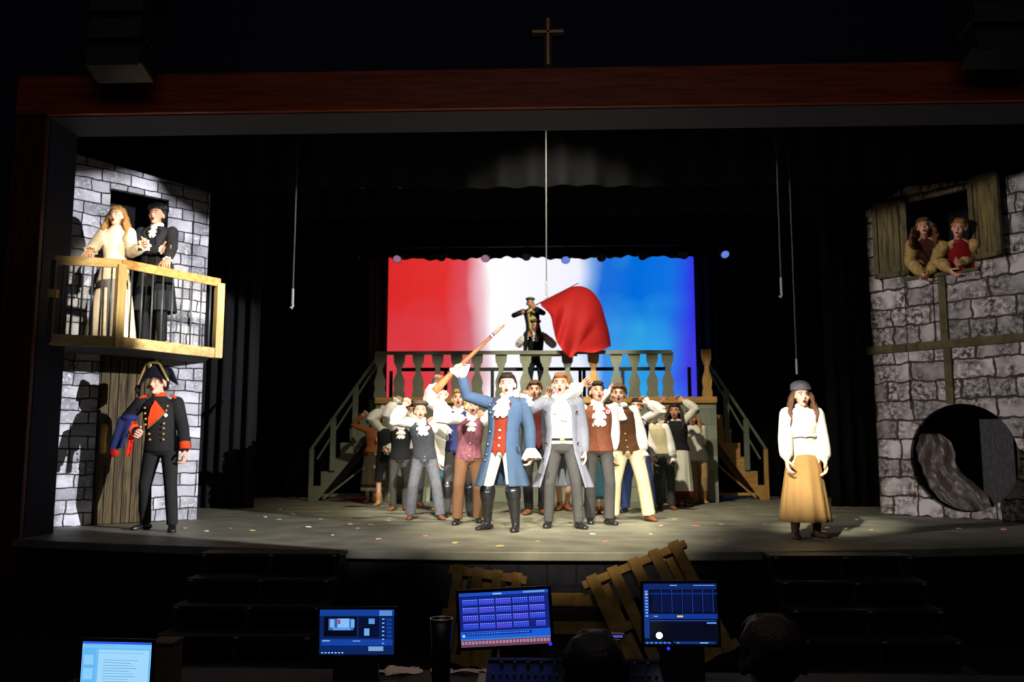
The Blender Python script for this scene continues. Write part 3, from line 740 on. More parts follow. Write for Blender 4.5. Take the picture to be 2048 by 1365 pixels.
def stair(name, x0, x1, yc, label, wheels, nst, m_rail, m_str, m_post_end):
    """flight dropping from the platform deck at x0 to the floor at x1"""
    s = 1 if x1 > x0 else -1
    t = thing(name, (x0, yc, SZ), label, 'stairs')
    H = pzT - SZ - 0.01; run = abs(x1 - x0); rise = H / nst; going = run / nst
    for fy in (-0.42, 0.42):
        pts = [(0, H)]
        for k in range(nst):
            pts.append((s * going * (k + 1), H - rise * k)); pts.append((s * going * (k + 1), H - rise * (k + 1)))
        pts += [(s * (run - 0.12), 0.0), (0, H - 0.5)]
        pts = [p for i, p in enumerate(pts) if i == 0 or p != pts[i - 1]]
        mb = MB(); mb.poly(pts, 1, lambda x, z, u: V((x, fy + 0.03 * u, z))); mb.build('stringer', m_str, t)
    for k in range(nst):
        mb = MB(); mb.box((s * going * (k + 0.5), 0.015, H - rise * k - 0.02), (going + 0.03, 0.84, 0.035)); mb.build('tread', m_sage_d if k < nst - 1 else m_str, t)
    # rails in front
    fy = -0.45
    top = V((0, fy, H + (rT - b0))); bot = V((s * (run - 0.0), fy, 0.0 + (rT - b0) + 0.12))
    mb = MB(); mb.bar(top, bot, 0.045, 0.075, up=(0, 1, 0)); mb.build('handrail', m_rail, t)
    mb = MB(); mb.bar(top + V((s * 0.05, 0.03, -0.2)), bot + V((-s * 0.1, 0.03, -0.2)), 0.03, 0.05, up=(0, 1, 0)); mb.build('lower_rail', m_rail, t)
    for f in (0.0, 0.35, 0.68, 1.0):
        p = top.lerp(bot, f); zb2 = max(0.02, H - rise * (int(f * nst)) - 0.25) if f < 1 else 0.0
        w_ = 0.06 if f in (0.0, 1.0) else 0.1
        x_ = min(max(p.x * s, w_ / 2), run) * s
        mb = MB(); mb.box((x_, fy, (p.z + zb2) / 2), (w_ if f != 1.0 else 0.08, 0.04, p.z - zb2)); mb.build('rail_post', m_post_end if f == 1.0 else m_rail, t)
    mb = MB(); mb.bar((s * 0.1, fy + 0.06, 0.75), (s * run * 0.82, fy + 0.06, 0.03), 0.03, 0.07, up=(0, 1, 0)); mb.build('diagonal_brace', m_str, t)
    mb = MB(); mb.bar((s * 0.02, fy + 0.1, 0.1), (s * (run + 0.05), fy + 0.1, 0.1), 0.05, 0.07, up=(0, 1, 0)); mb.build('base_beam', m_str, t)
    if wheels:
        for x in (0.25, run - 0.05):
            mb = MB(); mb.tube([(s * x, fy + 0.06, 0.035), (s * x, fy + 0.1, 0.035)], 0.034, 12, round_ends=False); mb.build('caster', m_black, t)
    return t
xl1 = P(620, 990, PF + 0.3).x
stair('side_stair', pxL - 0.02, xl1, PF + 0.8, 'sage painted stair with rail dropping left from the platform', False, 7, m_sage, m_sage, m_sage)
xr1 = P(1530, 980, PF + 1.3).x
stair('side_stair', pxR + 0.02, xr1, PF + 1.6, 'stair with tan lower end dropping right from the platform', True, 7, m_sage, m_tanwood, m_tanwood_v)

# ================================================================ STEPS DOWN TO THE HALL
def steps(xa, xb, label):
    xm = (xa + xb) / 2; y0 = apron_y(min(abs(xa), abs(xb))) - 0.01
    t = thing('stage_steps', (xm, y0, 0), label, 'steps'); w_ = xb - xa
    m_st = mat('dark_blue_black_paint', (30, 31, 40), 0.6, 0.2, 20)
    m_mk = mat('pale_edge_mark', (150, 145, 120), 0.5, 0.2, 40)  # pale marks at the ends and middle of each tread
    for k in range(5):
        z = SZ - 0.18 * k - 0.02; y = -0.14 - 0.28 * k
        mb = MB(); mb.box((0, y, z), (w_ + 0.06, 0.31, 0.035)); tr = mb.build('tread', m_st, t, bevel=0.006)
        for x in (-w_ / 2 + 0.02, 0.02, w_ / 2 - 0.02):
            mb = MB(); mb.box((x, y - 0.155, z + 0.002), (0.035, 0.008, 0.014)); mb.build('edge_mark', m_mk, tr)
        if k: 
            pass
    for x in (-w_ / 2, 0, w_ / 2):
        pts = [(0, SZ - 0.05)] 
        for k in range(5):
            pts.append((-0.27 - 0.28 * k, SZ - 0.18 * k - 0.05)); pts.append((-0.27 - 0.28 * k, max(0.0, SZ - 0.18 * (k + 1) - 0.05) if k < 4 else 0.0))
        pts.append((0, 0.0))
        mb = MB(); mb.poly(pts, 1, lambda a, z, u: V((x - 0.018 + 0.036 * u, a, z))); mb.build('stringer', m_st, t)
steps(P(434, 1100, 8.4).x, P(692, 1100, 8.4).x, 'dark open steps up to the left part of the stage')
steps(P(1528, 1100, 8.4).x, P(1792, 1100, 8.4).x, 'dark open steps up to the right part of the stage')

# pallets leaning against the stage front
def pallet(org, w_, h, lean, roll, n, label, rz=0.0, two=True):
    t = thing('pallet', org, label, 'pallet')
    R = Matrix.Rotation(rz, 3, 'Z') @ Matrix.Rotation(-lean, 3, 'X') @ Matrix.Rotation(roll, 3, 'Y')
    def bd(nm, c, s):
        mb = MB(); mb.box(R @ V(c), s, R); mb.build(nm, m_pallet, t, bevel=0.004)
    for i in range(n):
        x = -w_ / 2 + w_ * (i + 0.5) / n
        bd('slat', (x, -0.06, h / 2), (w_ / n * 0.5, 0.02, h))
    for z in (0.05, h * 0.5, h - 0.05):
        bd('crosspiece', (0, -0.025, z), (w_, 0.05, 0.07))
    if two:
        for i in range(3):
            bd('slat', (-w_ / 2 + w_ * (i + 0.5) / 3, 0.012, h / 2), (0.11, 0.02, h))
    return t
p = G(960, 1330, 0.05); 
pallet(V((P(950, 1200, 7.6).x, 7.55, 0.04)), 0.66, 0.8, radians(18), radians(8), 4, 'wooden pallet leaning on the stage front behind the large monitor', 0.05)
pallet(V((P(1370, 1200, 7.4).x, 7.4, 0.06)), 0.95, 1.0, radians(28), radians(-24), 5, 'wooden pallet leaning tilted on the stage front behind the right monitor', -0.08)
mb = MB(); a = P(1100, 1199, 7.75); b = P(1235, 1206, 7.75)
crt = thing('crate', (P(1155, 1300, 7.8).x, 7.82, 0), 'low dark wooden crate with a pale top board between the two pallets', 'crate')
cz_ = P(1165, 1200, 7.5).z
mb = MB(); mb.box((0, 0, cz_ - 0.05), (0.56, 0.06, 0.1)); mb.build('top_board', m_pallet, crt, bevel=0.004)
mb = MB(); mb.box((0, 0.1, cz_ / 2 - 0.06), (0.6, 0.2, cz_ - 0.14)); mb.build('crate_body', mat('dark_crate', (52, 36, 24), 0.8, 0.2, 10), crt)
mb = MB(); mb.box((0, -0.01, 0.32), (0.6, 0.03, 0.10)); mb.build('lower_board', m_pallet, crt, bevel=0.004)

# paper scraps scattered over the stage
rnd = random.Random(11)
cols = [mat('scrap_pink', (230, 150, 130), 0.8), mat('scrap_white', (240, 235, 220), 0.8), mat('scrap_yellow', (230, 200, 130), 0.8)]
kinds = []
for c in cols:
    for k in range(2):
        mb = MB(); mb.poly([(-0.03, -0.015), (0.025, -0.02), (0.032, 0.012), (-0.02, 0.022)], 1, lambda x, y, t: V((x, y, 0.001 + 0.004 * t + 0.25 * x * (0.3 if k else 0.1) + 0.004)))
        kinds.append(mb.mesh('paper_scrap', [c]))
spots = [(530, 1036), (585, 1030), (640, 1040), (655, 1024), (665, 1072), (505, 1063), (556, 1041), (700, 1050), (715, 1058), (743, 1052), (775, 1043), (780, 1038), (850, 1074), (412, 1064), (370, 1058), (460, 1058), (690, 1022),
         (615, 1056), (1322, 1053), (1393, 1054), (1443, 1051), (1424, 1033), (1470, 1030), (1540, 1033), (1415, 1018), (1497, 1014), (1714, 1041), (1743, 1062), (1655, 1057), (1646, 1065), (1916, 1059), (2008, 1061), (1440, 1083), (1075, 1085), (1300, 1070),
         (1210, 1085), (910, 1088), (1530, 1050), (1350, 1040), (560, 1020), (620, 1018), (1790, 1092), (1000, 1095), (1185, 1070), (755, 1080)]
for i, (px, py) in enumerate(spots):
    g = G(px, py); o = bpy.data.objects.new('paper_scrap', kinds[rnd.randrange(6)]); COL.objects.link(o)
    o.location = (g.x, g.y, SZ + 0.001); o.rotation_euler = (0, 0, rnd.uniform(0, 6)); s = rnd.uniform(0.7, 1.5); o.scale = (s, s, s)
    tag(o, 'tiny pale paper scrap lying on the stage floor', 'paper scrap', 'paper scraps scattered over the stage floor')
# ================================================================ PEOPLE
def fabric(name, rgb=0, var=0.12, scale=9, bump=0.25, rough=0.85, stretch=(1, 1, 0.5)):
    return mat(name, rgb, rough, var, scale, bump, stretch=stretch, spec=0.15)
m_skin = mat('fair_skin', (226, 176, 150), 0.5, 0.05, 12, 0.02, spec=0.35)
m_skin2 = mat('tanned_skin', (205, 150, 120), 0.5, 0.05, 12, 0.02, spec=0.35)
m_eye = mat('eye_white', (205, 196, 188), 0.3, 0.02, 5, 0)
m_iris = mat('eye_iris', (45, 32, 26), 0.3, 0.02, 5, 0)
m_mouth = mat('mouth_dark', (58, 18, 18), 0.6, 0.02, 5, 0)
m_lip = mat('lips', (176, 84, 80), 0.45, 0.02, 5, 0)
m_white = fabric('white_cotton', (238, 234, 226), 0.03)
m_hair = {'dark': mat('dark_brown_hair', (38, 26, 20), 0.5, 0.3, 60, 0.4, stretch=(3, 3, 0.4)), 'brown': mat('brown_hair', (92, 60, 38), 0.5, 0.3, 60, 0.4, stretch=(3, 3, 0.4)),
          'blond': mat('blond_hair', (165, 120, 66), 0.5, 0.3, 60, 0.4, stretch=(3, 3, 0.4)), 'black': mat('black_hair', (20, 16, 15), 0.5, 0.3, 60, 0.4, stretch=(3, 3, 0.4)),
          'sandy': mat('sandy_hair', (140, 96, 56), 0.5, 0.3, 60, 0.4, stretch=(3, 3, 0.4))}
def ik(a, c, l1, l2, pole):
    a = V(a); c = V(c); d = c - a; L = d.length; mx = (l1 + l2) * 0.995
    if L > mx: c = a + d * (mx / L); d = c - a; L = mx
    if L < abs(l1 - l2) + 0.02: L = abs(l1 - l2) + 0.02; d = d.normalized() * L; c = a + d
    x = (l1 * l1 - l2 * l2 + L * L) / (2 * L); h = math.sqrt(max(0, l1 * l1 - x * x))
    dn = d.normalized(); p = V(pole); p = p - dn * p.dot(dn)
    if p.length < 1e-4: p = dn.orthogonal()
    return a + dn * x + p.normalized() * h, c
def hand_mesh(mb, w, d, nrm, s=1.0, curl=0.35, thumb=1, spread=0.0, cr=1):
    """w wrist, d finger direction, nrm palm normal"""
    d = d.normalized(); nrm = (nrm - d * nrm.dot(d)).normalized(); side = d.cross(nrm).normalized() * thumb
    k = 0.088 * s
    mb.tube([w - d * 0.03 * s, w, w + d * 0.03 * s, w + d * 0.065 * s, w + d * k], [(0.026 * s, 0.021 * s), (0.027 * s, 0.019 * s), (0.037 * s, 0.017 * s), (0.041 * s, 0.015 * s), (0.039 * s, 0.012 * s)], 12, side=side)
    for i, f in enumerate((0.92, 1.0, 0.95, 0.78)):
        o = (1.5 - i) * 0.0205 * s; p = w + d * (k - 0.004 - 0.006 * (i == 3)) + side * o
        dd = (d + side * (1.5 - i) * (0.05 + spread)).normalized(); pts = [p]; c = curl
        for j, L in enumerate((0.043, 0.027, 0.021)):
            ang = c * (1.35, 1.5, 1.1)[j] * (0.9 + 0.05 * i)
            ax = dd.cross(nrm); 
            if ax.length < 1e-4: ax = side.copy()
            if j == 0: axis0 = d.cross(nrm).normalized()
            dd = Matrix.Rotation(ang, 3, axis0) @ dd
            p = p + dd * L * f * s; pts.append(p)
        mb.tube(pts, [0.0098 * s, 0.009 * s, 0.0082 * s, 0.0072 * s], 8)
    td = (d * 0.65 + side * 0.75 + nrm * 0.35).normalized(); p = w + d * 0.022 * s + side * 0.026 * s; pts = [p]
    for j, L in enumerate((0.036, 0.03, 0.024)):
        if j: td = (td + nrm * curl * 0.5 - side * curl * 0.55 + d * 0.1).normalized()
        p = p + td * L * s; pts.append(p)
    mb.tube(pts, [0.014 * s, 0.0115 * s, 0.0105 * s, 0.008 * s], 8)

class Fig:
    """a posed standing figure; 'l' and 'r' are the left and right side as seen in the photograph"""
    def __init__(s, label, feet, head, face=0.0, lh=None, rh=None, lhc=0.35, rhc=0.35, hy=0.0, hp=0.0, hr=0.0, hair='short', hc='brown', mouth=1.0,
                 skin=None, floor=SZ, H=None, loc=None, lean_y=-0.02, group=None, female=False, lpole=None, rpole=None, vox=0.013, sh=1.0, stout=1.0, toes=None, hatted=False, head_dx=None, pelvis_z=None, cat='person', name='person'):
        s.skin = skin or m_skin
        if loc is None:
            wl = G(*feet[0], floor); wr = G(*feet[1], floor)
            root = (wl + wr) / 2; root.z = floor
        else:
            root = V(loc); wl = root + V((-0.11, 0, 0)); wr = root + V((0.11, 0, 0))
        s.root = root; s.face = face; s.stout = stout; s.sh = sh; s.female = female; s.vox = vox
        R = Matrix.Rotation(face, 3, 'Z'); s.R = R
        s.X = R @ V((1, 0, 0)); s.F = R @ V((0, -1, 0)); s.U = V((0, 0, 1))
        fl, fr = wl - root, wr - root
        Hn = H or 1.7
        for it in range(6 if H is None else 1):
            k = Hn / 1.75; s.k = k
            ank = 0.085 * k; leg = 0.475 * Hn
            hw = 0.088 * k
            hx = max(((fl + V((0, 0, ank))) - (V((0, 0, 0)) - s.X * hw)).xy.length, ((fr) - (s.X * hw)).xy.length)
            pz = ank + math.sqrt(max(0.1, (leg * 0.992) ** 2 - hx * hx))
            if pelvis_z is not None: pz = pelvis_z
            if head is not None:
                tz = P(head[0], head[1], root.y).z - floor
                tot = pz + 0.468 * Hn
                if H is None: Hn *= tz / tot
        s.H = Hn; k = s.k = Hn / 1.75
        hd = 0.0
        if head is not None: hd = P(head[0], head[1], root.y).x - root.x
        if head_dx is not None: hd = head_dx
        pel = V((hd * 0.18, 0, pz))
        s.pel = pel
        s.chest = pel + V((hd * 0.45, lean_y * 0.6, 0.215 * Hn))
        s.neck = pel + V((hd * 0.75, lean_y, 0.302 * Hn))
        Hr = R @ Matrix.Rotation(hy, 3, 'Z') @ Matrix.Rotation(hr, 3, 'Y') @ Matrix.Rotation(-hp, 3, 'X'); s.HR = Hr
        s.hs = k * 1.13
        s.head = s.neck + V((hd * 0.1, lean_y * 0.3 - 0.012 * k, 0.068 * Hn)) + Hr @ V((0, -0.012, 0.04 * k))
        hipl, hipr = pel - s.X * 0.085 * k, pel + s.X * 0.085 * k
        s.legs = []
        for hp_, ft, sg in ((hipl, fl, -1), (hipr, fr, 1)):
            a = V((ft.x, ft.y, ank))
            kn, an = ik(hp_, a, 0.24 * Hn, 0.24 * Hn, s.F + s.X * sg * 0.25)
            s.legs.append((hp_, kn, an))
        s.toes = toes or (-0.35, 0.35)
        shw = (0.165 if female else 0.19) * k * sh
        nb = s.neck
        sl_, sr_ = nb - s.X * shw + V((0, 0, -0.045 * k)), nb + s.X * shw + V((0, 0, -0.045 * k))
        s.arms = []
        L1, L2 = 0.165 * Hn, 0.148 * Hn
        for shd, tg, sg, pole in ((sl_, lh, -1, lpole), (sr_, rh, 1, rpole)):
            if tg is None: w_ = shd + V((0, 0, -0.3 * Hn)) + s.X * sg * 0.09 * k + s.F * 0.05
            elif isinstance(tg, Vector): w_ = tg - root
            else: w_ = P(tg[0], tg[1], root.y + (tg[2] if len(tg) > 2 else -0.1)) - root
            if tg is not None and not isinstance(tg, Vector) and w_.z > shd.z + 0.15 and pole is None:
                shd = shd + V((0, 0, 0.035 * k)) - s.X * sg * 0.015
            pl = pole if pole is not None else (s.X * sg * 0.5 + s.F * 0.1 + V((0, 0, -0.8)) if (tg is not None and w_.z > shd.z - 0.2) else -s.F + s.X * sg * 0.5)
            e, w2 = ik(shd, w_, L1, L2, pl); s.arms.append((shd, e, w2))
        s.o = thing(name, root, label, cat, group)
        s.body(lhc, rhc, mouth)
        s.hatted = hatted
        if hair: s.hair(hair, hc)
    def sp(s, d):
        return s.neck + (s.chest - s.neck).normalized() * d * s.k
    def H_(s, p): return s.head + s.HR @ (V(p) * s.hs)
    def body(s, lc, rc, mouth):
        k, st = s.k, s.stout; mb = MB(); hs = s.hs
        e = lambda c, r: mb.ell(s.H_(c), [x * hs for x in r], s.HR)
        e((0, .012, .032), (.073, .090, .082)); e((0, -.028, -.03), (.060, .058, .072)); e((0, -.030, -.075), (.044, .048, .040)); e((0, -.068, -.098), (.020, .018, .015))
        for x in (-1, 1):
            e((x * .034, -.060, -.028), (.024, .022, .024)); e((x * .075, .008, -.012), (.009, .018, .030))
        e((0, -.074, .022), (.050, .014, .010))
        mb.tube([s.H_((0, -.082, .012)), s.H_((0, -.100, -.014)), s.H_((0, -.106, -.028))], [.0085 * hs, .011 * hs, .0145 * hs], 8)
        e((0, -.082, -.050), (.020, .009, .008)); e((0, -.076, -.090), (.020, .009, .008))
        mb.tube([s.neck + (s.chest - s.neck).normalized() * .05 * k, s.neck + V((0, -.0, .03 * k)), s.H_((0, .015, -.07)), s.H_((0, .01, -.03))], [.062 * k, .052 * k, .05 * k, .05 * k], 12)
        F, X = s.F, s.X
        rings = []
        for c, w_, d_ in ((s.pel + V((0, 0, -.08 * k)), .13, .09), (s.pel, .155, .105), (s.pel.lerp(s.chest, .5), .128 if not s.female else .115, .092), (s.chest + V((0, 0, .0)), .15, .11), (s.sp(.07), .14, .085), (s.sp(.015), .07, .06)):
            rings.append([c + X * w_ * k * st * cos(t) + F * d_ * k * st * sin(t) for t in [2 * pi * i / 18 for i in range(18)]])
        mb.loft(rings)
        for (a, b, c) in s.arms: mb.tube([a, a.lerp(b, .5), b, b.lerp(c, .4), c], [.05 * k, .043 * k, .038 * k, .035 * k, .024 * k], 10)
        for (a, b, c) in s.legs:
            mb.tube([a, a.lerp(b, .5), b, b.lerp(c, .35), c], [.078 * k * st, .066 * k, .049 * k, .047 * k, .032 * k], 12)
        for (a, b, c), t in zip(s.legs, s.toes):
            fd = (Matrix.Rotation(t, 3, 'Z') @ F); mb.tube([c + V((0, 0, -.02 * k)) - fd * .03 * k, c + fd * .06 * k + V((0, 0, -.045 * k)), c + fd * .14 * k + V((0, 0, -.06 * k))], [(.036 * k, .034 * k), (.042 * k, .026 * k), (.04 * k, .018 * k)], 10)
        me = blend(mb, s.vox * 0.85, 'body', 3)
        ex = MB()
        for (a, b, c), cu, sg in zip(s.arms, (lc, rc), (-1, 1)):
            d = (c - b).normalized()
            nrm = (-X * sg) if abs(d.z) > 0.6 and d.z < 0 else F
            if cu < -0.5:
                # palm laid flat on what is below it
                d = (d * 1 + V((0, 0, 0))).normalized(); nrm = V((0, 0, -1)); cu = 0.25
            if cu > 1.5: nrm = -X * sg * 0.3 + F * .2; cu = 0.9
            if (-X * sg).cross(d).length < .3 and nrm == -X * sg: nrm = F
            th = 1 if d.cross(nrm).dot(F if abs(F.dot(nrm)) < .7 else -X * sg) > 0 else -1
            hand_mesh(ex, c, d, nrm, s.hs, cu, th)
        for x in (-1, 1):
            ex.ell(s.H_((x * .029, -.0762, .002)), [.0128 * hs, .012 * hs, .0085 * hs], s.HR, 1)
            ex.ell(s.H_((x * .029, -.0875, .002)), [.0068 * hs, .0035 * hs, .0068 * hs], s.HR, 2)
            ex.tube([s.H_((x * .015, -.0905, .022)), s.H_((x * .030, -.090, .027)), s.H_((x * .046, -.079, .022))], [.0035 * hs] * 3, 6, mi=5)
        mo = mouth
        c = (0, -.086, -.062 - .008 * mo); rx, rz = .018 - .003 * mo, .003 + .010 * mo
        ex.ell(s.H_(c), (rx * hs, .012 * hs, rz * hs), s.HR, 3)
        n = 16; pts = [s.H_((rx * 1.15 * cos(2 * pi * i / n), c[1] - .007 + .006 * abs(cos(2 * pi * i / n)), c[2] + rz * 1.2 * sin(2 * pi * i / n))) for i in range(n + 1)]
        ex.tube(pts, [.0038 * hs] * (n + 1), 6, mi=4)
        m2 = ex.mesh('x', [], True)
        bm = bmesh.new(); bm.from_mesh(me); bm.from_mesh(m2)
        bm.to_mesh(me); bm.free(); bpy.data.meshes.remove(m2)
        me.polygons.foreach_set('use_smooth', [True] * len(me.polygons))
        mesh_obj('body', me, [s.skin, m_eye, m_iris, m_mouth, m_lip, m_hair['brown']], s.o)
    def fuse(s, mb, name, m, v=None, it=4, label=None):
        me = blend(mb, v or s.vox, name, it); o = mesh_obj(name, me, m, s.o)
        if label: o['label'] = label
        return o
    # -------------------------------------------------------------- hair and hats
    def hair(s, kind, col):
        hs = s.hs; rnd = random.Random(len(s.o['label']) * 7)
        mb = MB(); e = lambda c, r: mb.ell(s.H_(c), [x * hs for x in r], s.HR)
        e((0, .030, .045), (.083, .096, .084) if not s.hatted else (.080, .086, .05)); e((0, .048, .005), (.078, .068, .075))
        if not s.hatted: e((0, -.012, .072), (.068, .072, .052))
        for i in range(26):
            a = rnd.uniform(-pi * 0.05, pi * 1.05); x = cos(a); y = sin(a)
            r0 = .078 + rnd.uniform(0, .008); z0 = rnd.uniform(.02, .085); z1 = z0 - rnd.uniform(.03, .06)
            if (y < .1 and z1 < .02) or (s.hatted and z0 > .06): continue
            mb.tube([s.H_((x * r0 * .75, .02 + y * r0 * .7, z0 + .02)), s.H_((x * r0 * 1.04, .02 + y * r0, (z0 + z1) / 2)), s.H_((x * r0 * 1.06, .022 + y * r0 * 1.06, z1))], [.012 * hs] * 3, 6)
        for i in range(0 if s.hatted else 7):
            x = -.045 + .015 * i; mb.tube([s.H_((x * .7, .01, .118)), s.H_((x, -.055, .098)), s.H_((x * 1.2 + .010, -.082, .066 + .007 * (i % 3)))], [.012 * hs, .012 * hs, .007 * hs], 6)
        if kind in ('long', 'curly', 'tied'):
            Ln = {'long': .39, 'curly': .33, 'tied': .10}[kind]
            for i in range(30 if kind != 'tied' else 12):
                a = -0.28 + (pi + .56) * i / (29.0 if kind != 'tied' else 11.0); x = cos(a); y = sin(a)
                pts = [s.H_((x * .06, .02 + y * .06, .09 if not s.hatted else .055)), s.H_((x * .085, .02 + y * .085, .03))]
                ln = Ln * rnd.uniform(.85, 1.05); n = 8
                fwd = -0.055 if y < .35 else 0.02
                for j in range(1, n + 1):
                    t = j / n; sw = (.013 if kind == 'long' else .024) * sin(j * (1.5 if kind == 'long' else 2.3) + i * 1.7)
                    flare = .012 + .07 * min(1, t * 1.6)
                    if kind == 'curly': flare += .022
                    q = s.H_((x * (.085 + flare * .6) + sw, .02 + y * (.085 + flare * .35) + fwd * t + sw * .5, .03)); q = V((q.x, q.y, q.z - ln * t * s.k)); pts.append(q)
                mb.tube(pts, [.018 * hs] * 4 + [.022 * hs] * 4 + [.017 * hs, .009 * hs][:len(pts) - 8], 7)
        s.fuse(mb, 'hair', m_hair[col], .0085, 2)
    def hat(s, kind, m, m2=None):
        hs = s.hs; mb = MB(); e = lambda c, r: mb.ell(s.H_(c), [x * hs for x in r], s.HR)
        if kind == 'cap':
            e((0, .02, .105), (.112, .118, .042)); e((0, .015, .085), (.092, .10, .040)); e((0, -.075, .082), (.066, .05, .010)); e((0, .015, .148), (.010, .010, .006))
            o = s.fuse(mb, 'flat_cap', m, .008, 3)
        elif kind == 'beret':
            e((.01, .015, .108), (.118, .115, .038)); e((0, .01, .085), (.090, .098, .03)); e((.01, .01, .146), (.006, .006, .012)); o = s.fuse(mb, 'beret', m, .008, 3)
        elif kind == 'beanie':
            e((0, .025, .085), (.100, .106, .068)); e((0, .045, .105), (.098, .09, .06))
            pts = [s.H_((.091 * cos(t), .018 + .100 * sin(t), .070 + .012 * sin(t))) for t in [2 * pi * i / 24 for i in range(25)]]
            mb.tube(pts, [.014 * hs] * 25, 8); o = s.fuse(mb, 'slouch_hat', m, .008, 3)
        elif kind == 'tall':
            e((0, .02, .1), (.095, .1, .06)); mb.tube([s.H_((0, .02, .08)), s.H_((0, .03, .16))], [.10 * hs, .085 * hs], 16); e((0, -.03, .07), (.12, .10, .010)); o = s.fuse(mb, 'brimmed_hat', m, .009, 3)
        elif kind == 'bicorne':
            def pt(u, top): # u -1..1
                z = (.185 - .05 * abs(u) ** 1.4 - .13 * max(0, abs(u) - .45) * 1.9) if top else (.045 - .105 * max(0, abs(u) - .42))
                return u * .165, z
            n = 18; out = [pt(-1 + 2 * i / n, True) for i in range(n + 1)] + [pt(1 - 2 * i / n, False) for i in range(n + 1)]
            def fn(yc):
                return lambda x, z, t: s.H_((x, yc - .014 + .028 * t + .30 * abs(x) * abs(x) * 3, z))
            for yc in (-.088, .095):
                b = MB(); b.poly(out, 1, fn(yc) if yc < 0 else (lambda x, z, t: s.H_((x, .095 - .014 + .028 * t - .3 * abs(x) * abs(x) * 3, z))))
                b.build('brim', m, s.o)
            e((0, .01, .09), (.092, .10, .075)); o = s.fuse(mb, 'bicorne_crown', m, .008, 3)
            tr = MB(); pts = [s.H_((pt(-1 + 2 * i / 24, True)[0], -.108 + .30 * abs(pt(-1 + 2 * i / 24, True)[0]) ** 2 * 3, pt(-1 + 2 * i / 24, True)[1])) for i in range(25)]
            tr.tube(pts, [.0125 * hs] * 25, 8); tr.build('gold_trim', m2, s.o, smooth=True)
            tr = MB(); tr.ell(s.H_((-.03, -.112, .165)), [.026 * hs, .010 * hs, .03 * hs], s.HR); tr.build('cockade', m2, s.o, smooth=True)
            ft = MB()
            for i in range(7): ft.tube([s.H_((-.10 - .01 * i, -.05, .12 - .01 * i)), s.H_((-.17 - .008 * i, -.03, .05 - .015 * i)), s.H_((-.20, -.0, -.04 - .012 * i))], [.016 * hs, .02 * hs, .008 * hs], 7)
            s.fuse(ft, 'feather', m_hair['black'], .01, 2)
        return o
    # -------------------------------------------------------------- clothes
    def ring(s, c, w_, d_, n=28, wave=0.0, nw=9, ph=0.0, X=None):
        X = X or s.X; k = s.k * s.stout
        return [c + X * (w_ * k * (1 + wave * sin(nw * t + ph))) * cos(t) + s.F * (d_ * k * (1 + wave * sin(nw * t + ph))) * sin(t) for t in [2 * pi * i / n for i in range(n)]]
    def torso_rings(s, t, hem=.0, fit=1.0):
        a, b, c = s.pel, s.chest, s.neck; k = s.k; fm = s.female
        R = []
        if hem > 0: R.append(s.ring(a + V((0, 0, -hem * k)), .172 + t, .125 + t))
        R += [s.ring(a + V((0, 0, .02 * k)), (.165 if not fm else .16) + t, .118 + t), s.ring(a.lerp(b, .45), (.142 if not fm else .122) + t, .106 + t), s.ring(b + V((0, 0, -.02)), .163 + t, (.122 if not fm else .135) + t),
              s.ring(b.lerp(c, .55), .168 + t, .112 + t), s.ring(s.sp(.045), .15 + t, .088 + t), s.ring(c + V((0, 0, .0 * k)), .085 + t, .07 + t * .6), s.ring(c + V((0, 0, .03 * k)), .062 + t * .5, .06 + t * .5)]
        return R
    def top(s, name, m, t=.012, hem=.0, sleeves=True, puff=0.0, cuff=.036, upto=1.0, neck=True, short=False, label=None):
        mb = MB(); R = s.torso_rings(t, hem)
        if not neck: R = R[:-1]
        mb.loft(R); k = s.k
        if sleeves: s.sleeves_into(mb, t, puff, cuff, short)
        else:
            for (a, b, c), sg in zip(s.arms, (-1, 1)): mb.ell(a - s.X * sg * .03 * k + V((0, 0, -.005)), [(.055 + t) * k] * 3)
        return s.fuse(mb, name, m, label=label)
    def sleeves_into(s, mb, t, puff, cuff, short=False, which=(0, 1)):
        k = s.k
        for i in which:
            a, b, c = s.arms[i]
            if short:
                mb.tube([a, a.lerp(b, .8)], [(.056 + t) * k, (.06 + t + puff * .3) * k], 12); continue
            p2 = puff
            pts = [a, a.lerp(b, .5), b, b.lerp(c, .45), b.lerp(c, .8), b.lerp(c, .95)]
            rad = [(.056 + t + p2 * .25) * k, (.048 + t + p2 * .75) * k, (.043 + t + p2) * k, (.040 + t + p2 * 1.15) * k, (.033 + t + p2 * 1.0) * k, (cuff + t * .3) * k]
            mb.tube(pts, rad, 14)
    def shirt(s, m=None, puff=.03, label=None, t=.006):
        mb = MB(); mb.loft(s.torso_rings(t)); s.sleeves_into(mb, t, puff, .034)
        # gathered folds on the sleeves
        k = s.k
        if puff > .015:
            for (a, b, c) in s.arms:
                d = (c - b).normalized(); x = d.orthogonal().normalized(); y = d.cross(x)
                for j in range(7):
                    t_ = 2 * pi * j / 7; q = x * cos(t_) + y * sin(t_)
                    mb.tube([b + q * (.042 + puff * .9) * k, b.lerp(c, .5) + q * (.046 + puff * 1.1) * k, b.lerp(c, .85) + q * (.036 + puff * .75) * k], [.012 * k] * 3, 6)
        return s.fuse(mb, 'shirt', m or m_white, label=label, it=3)
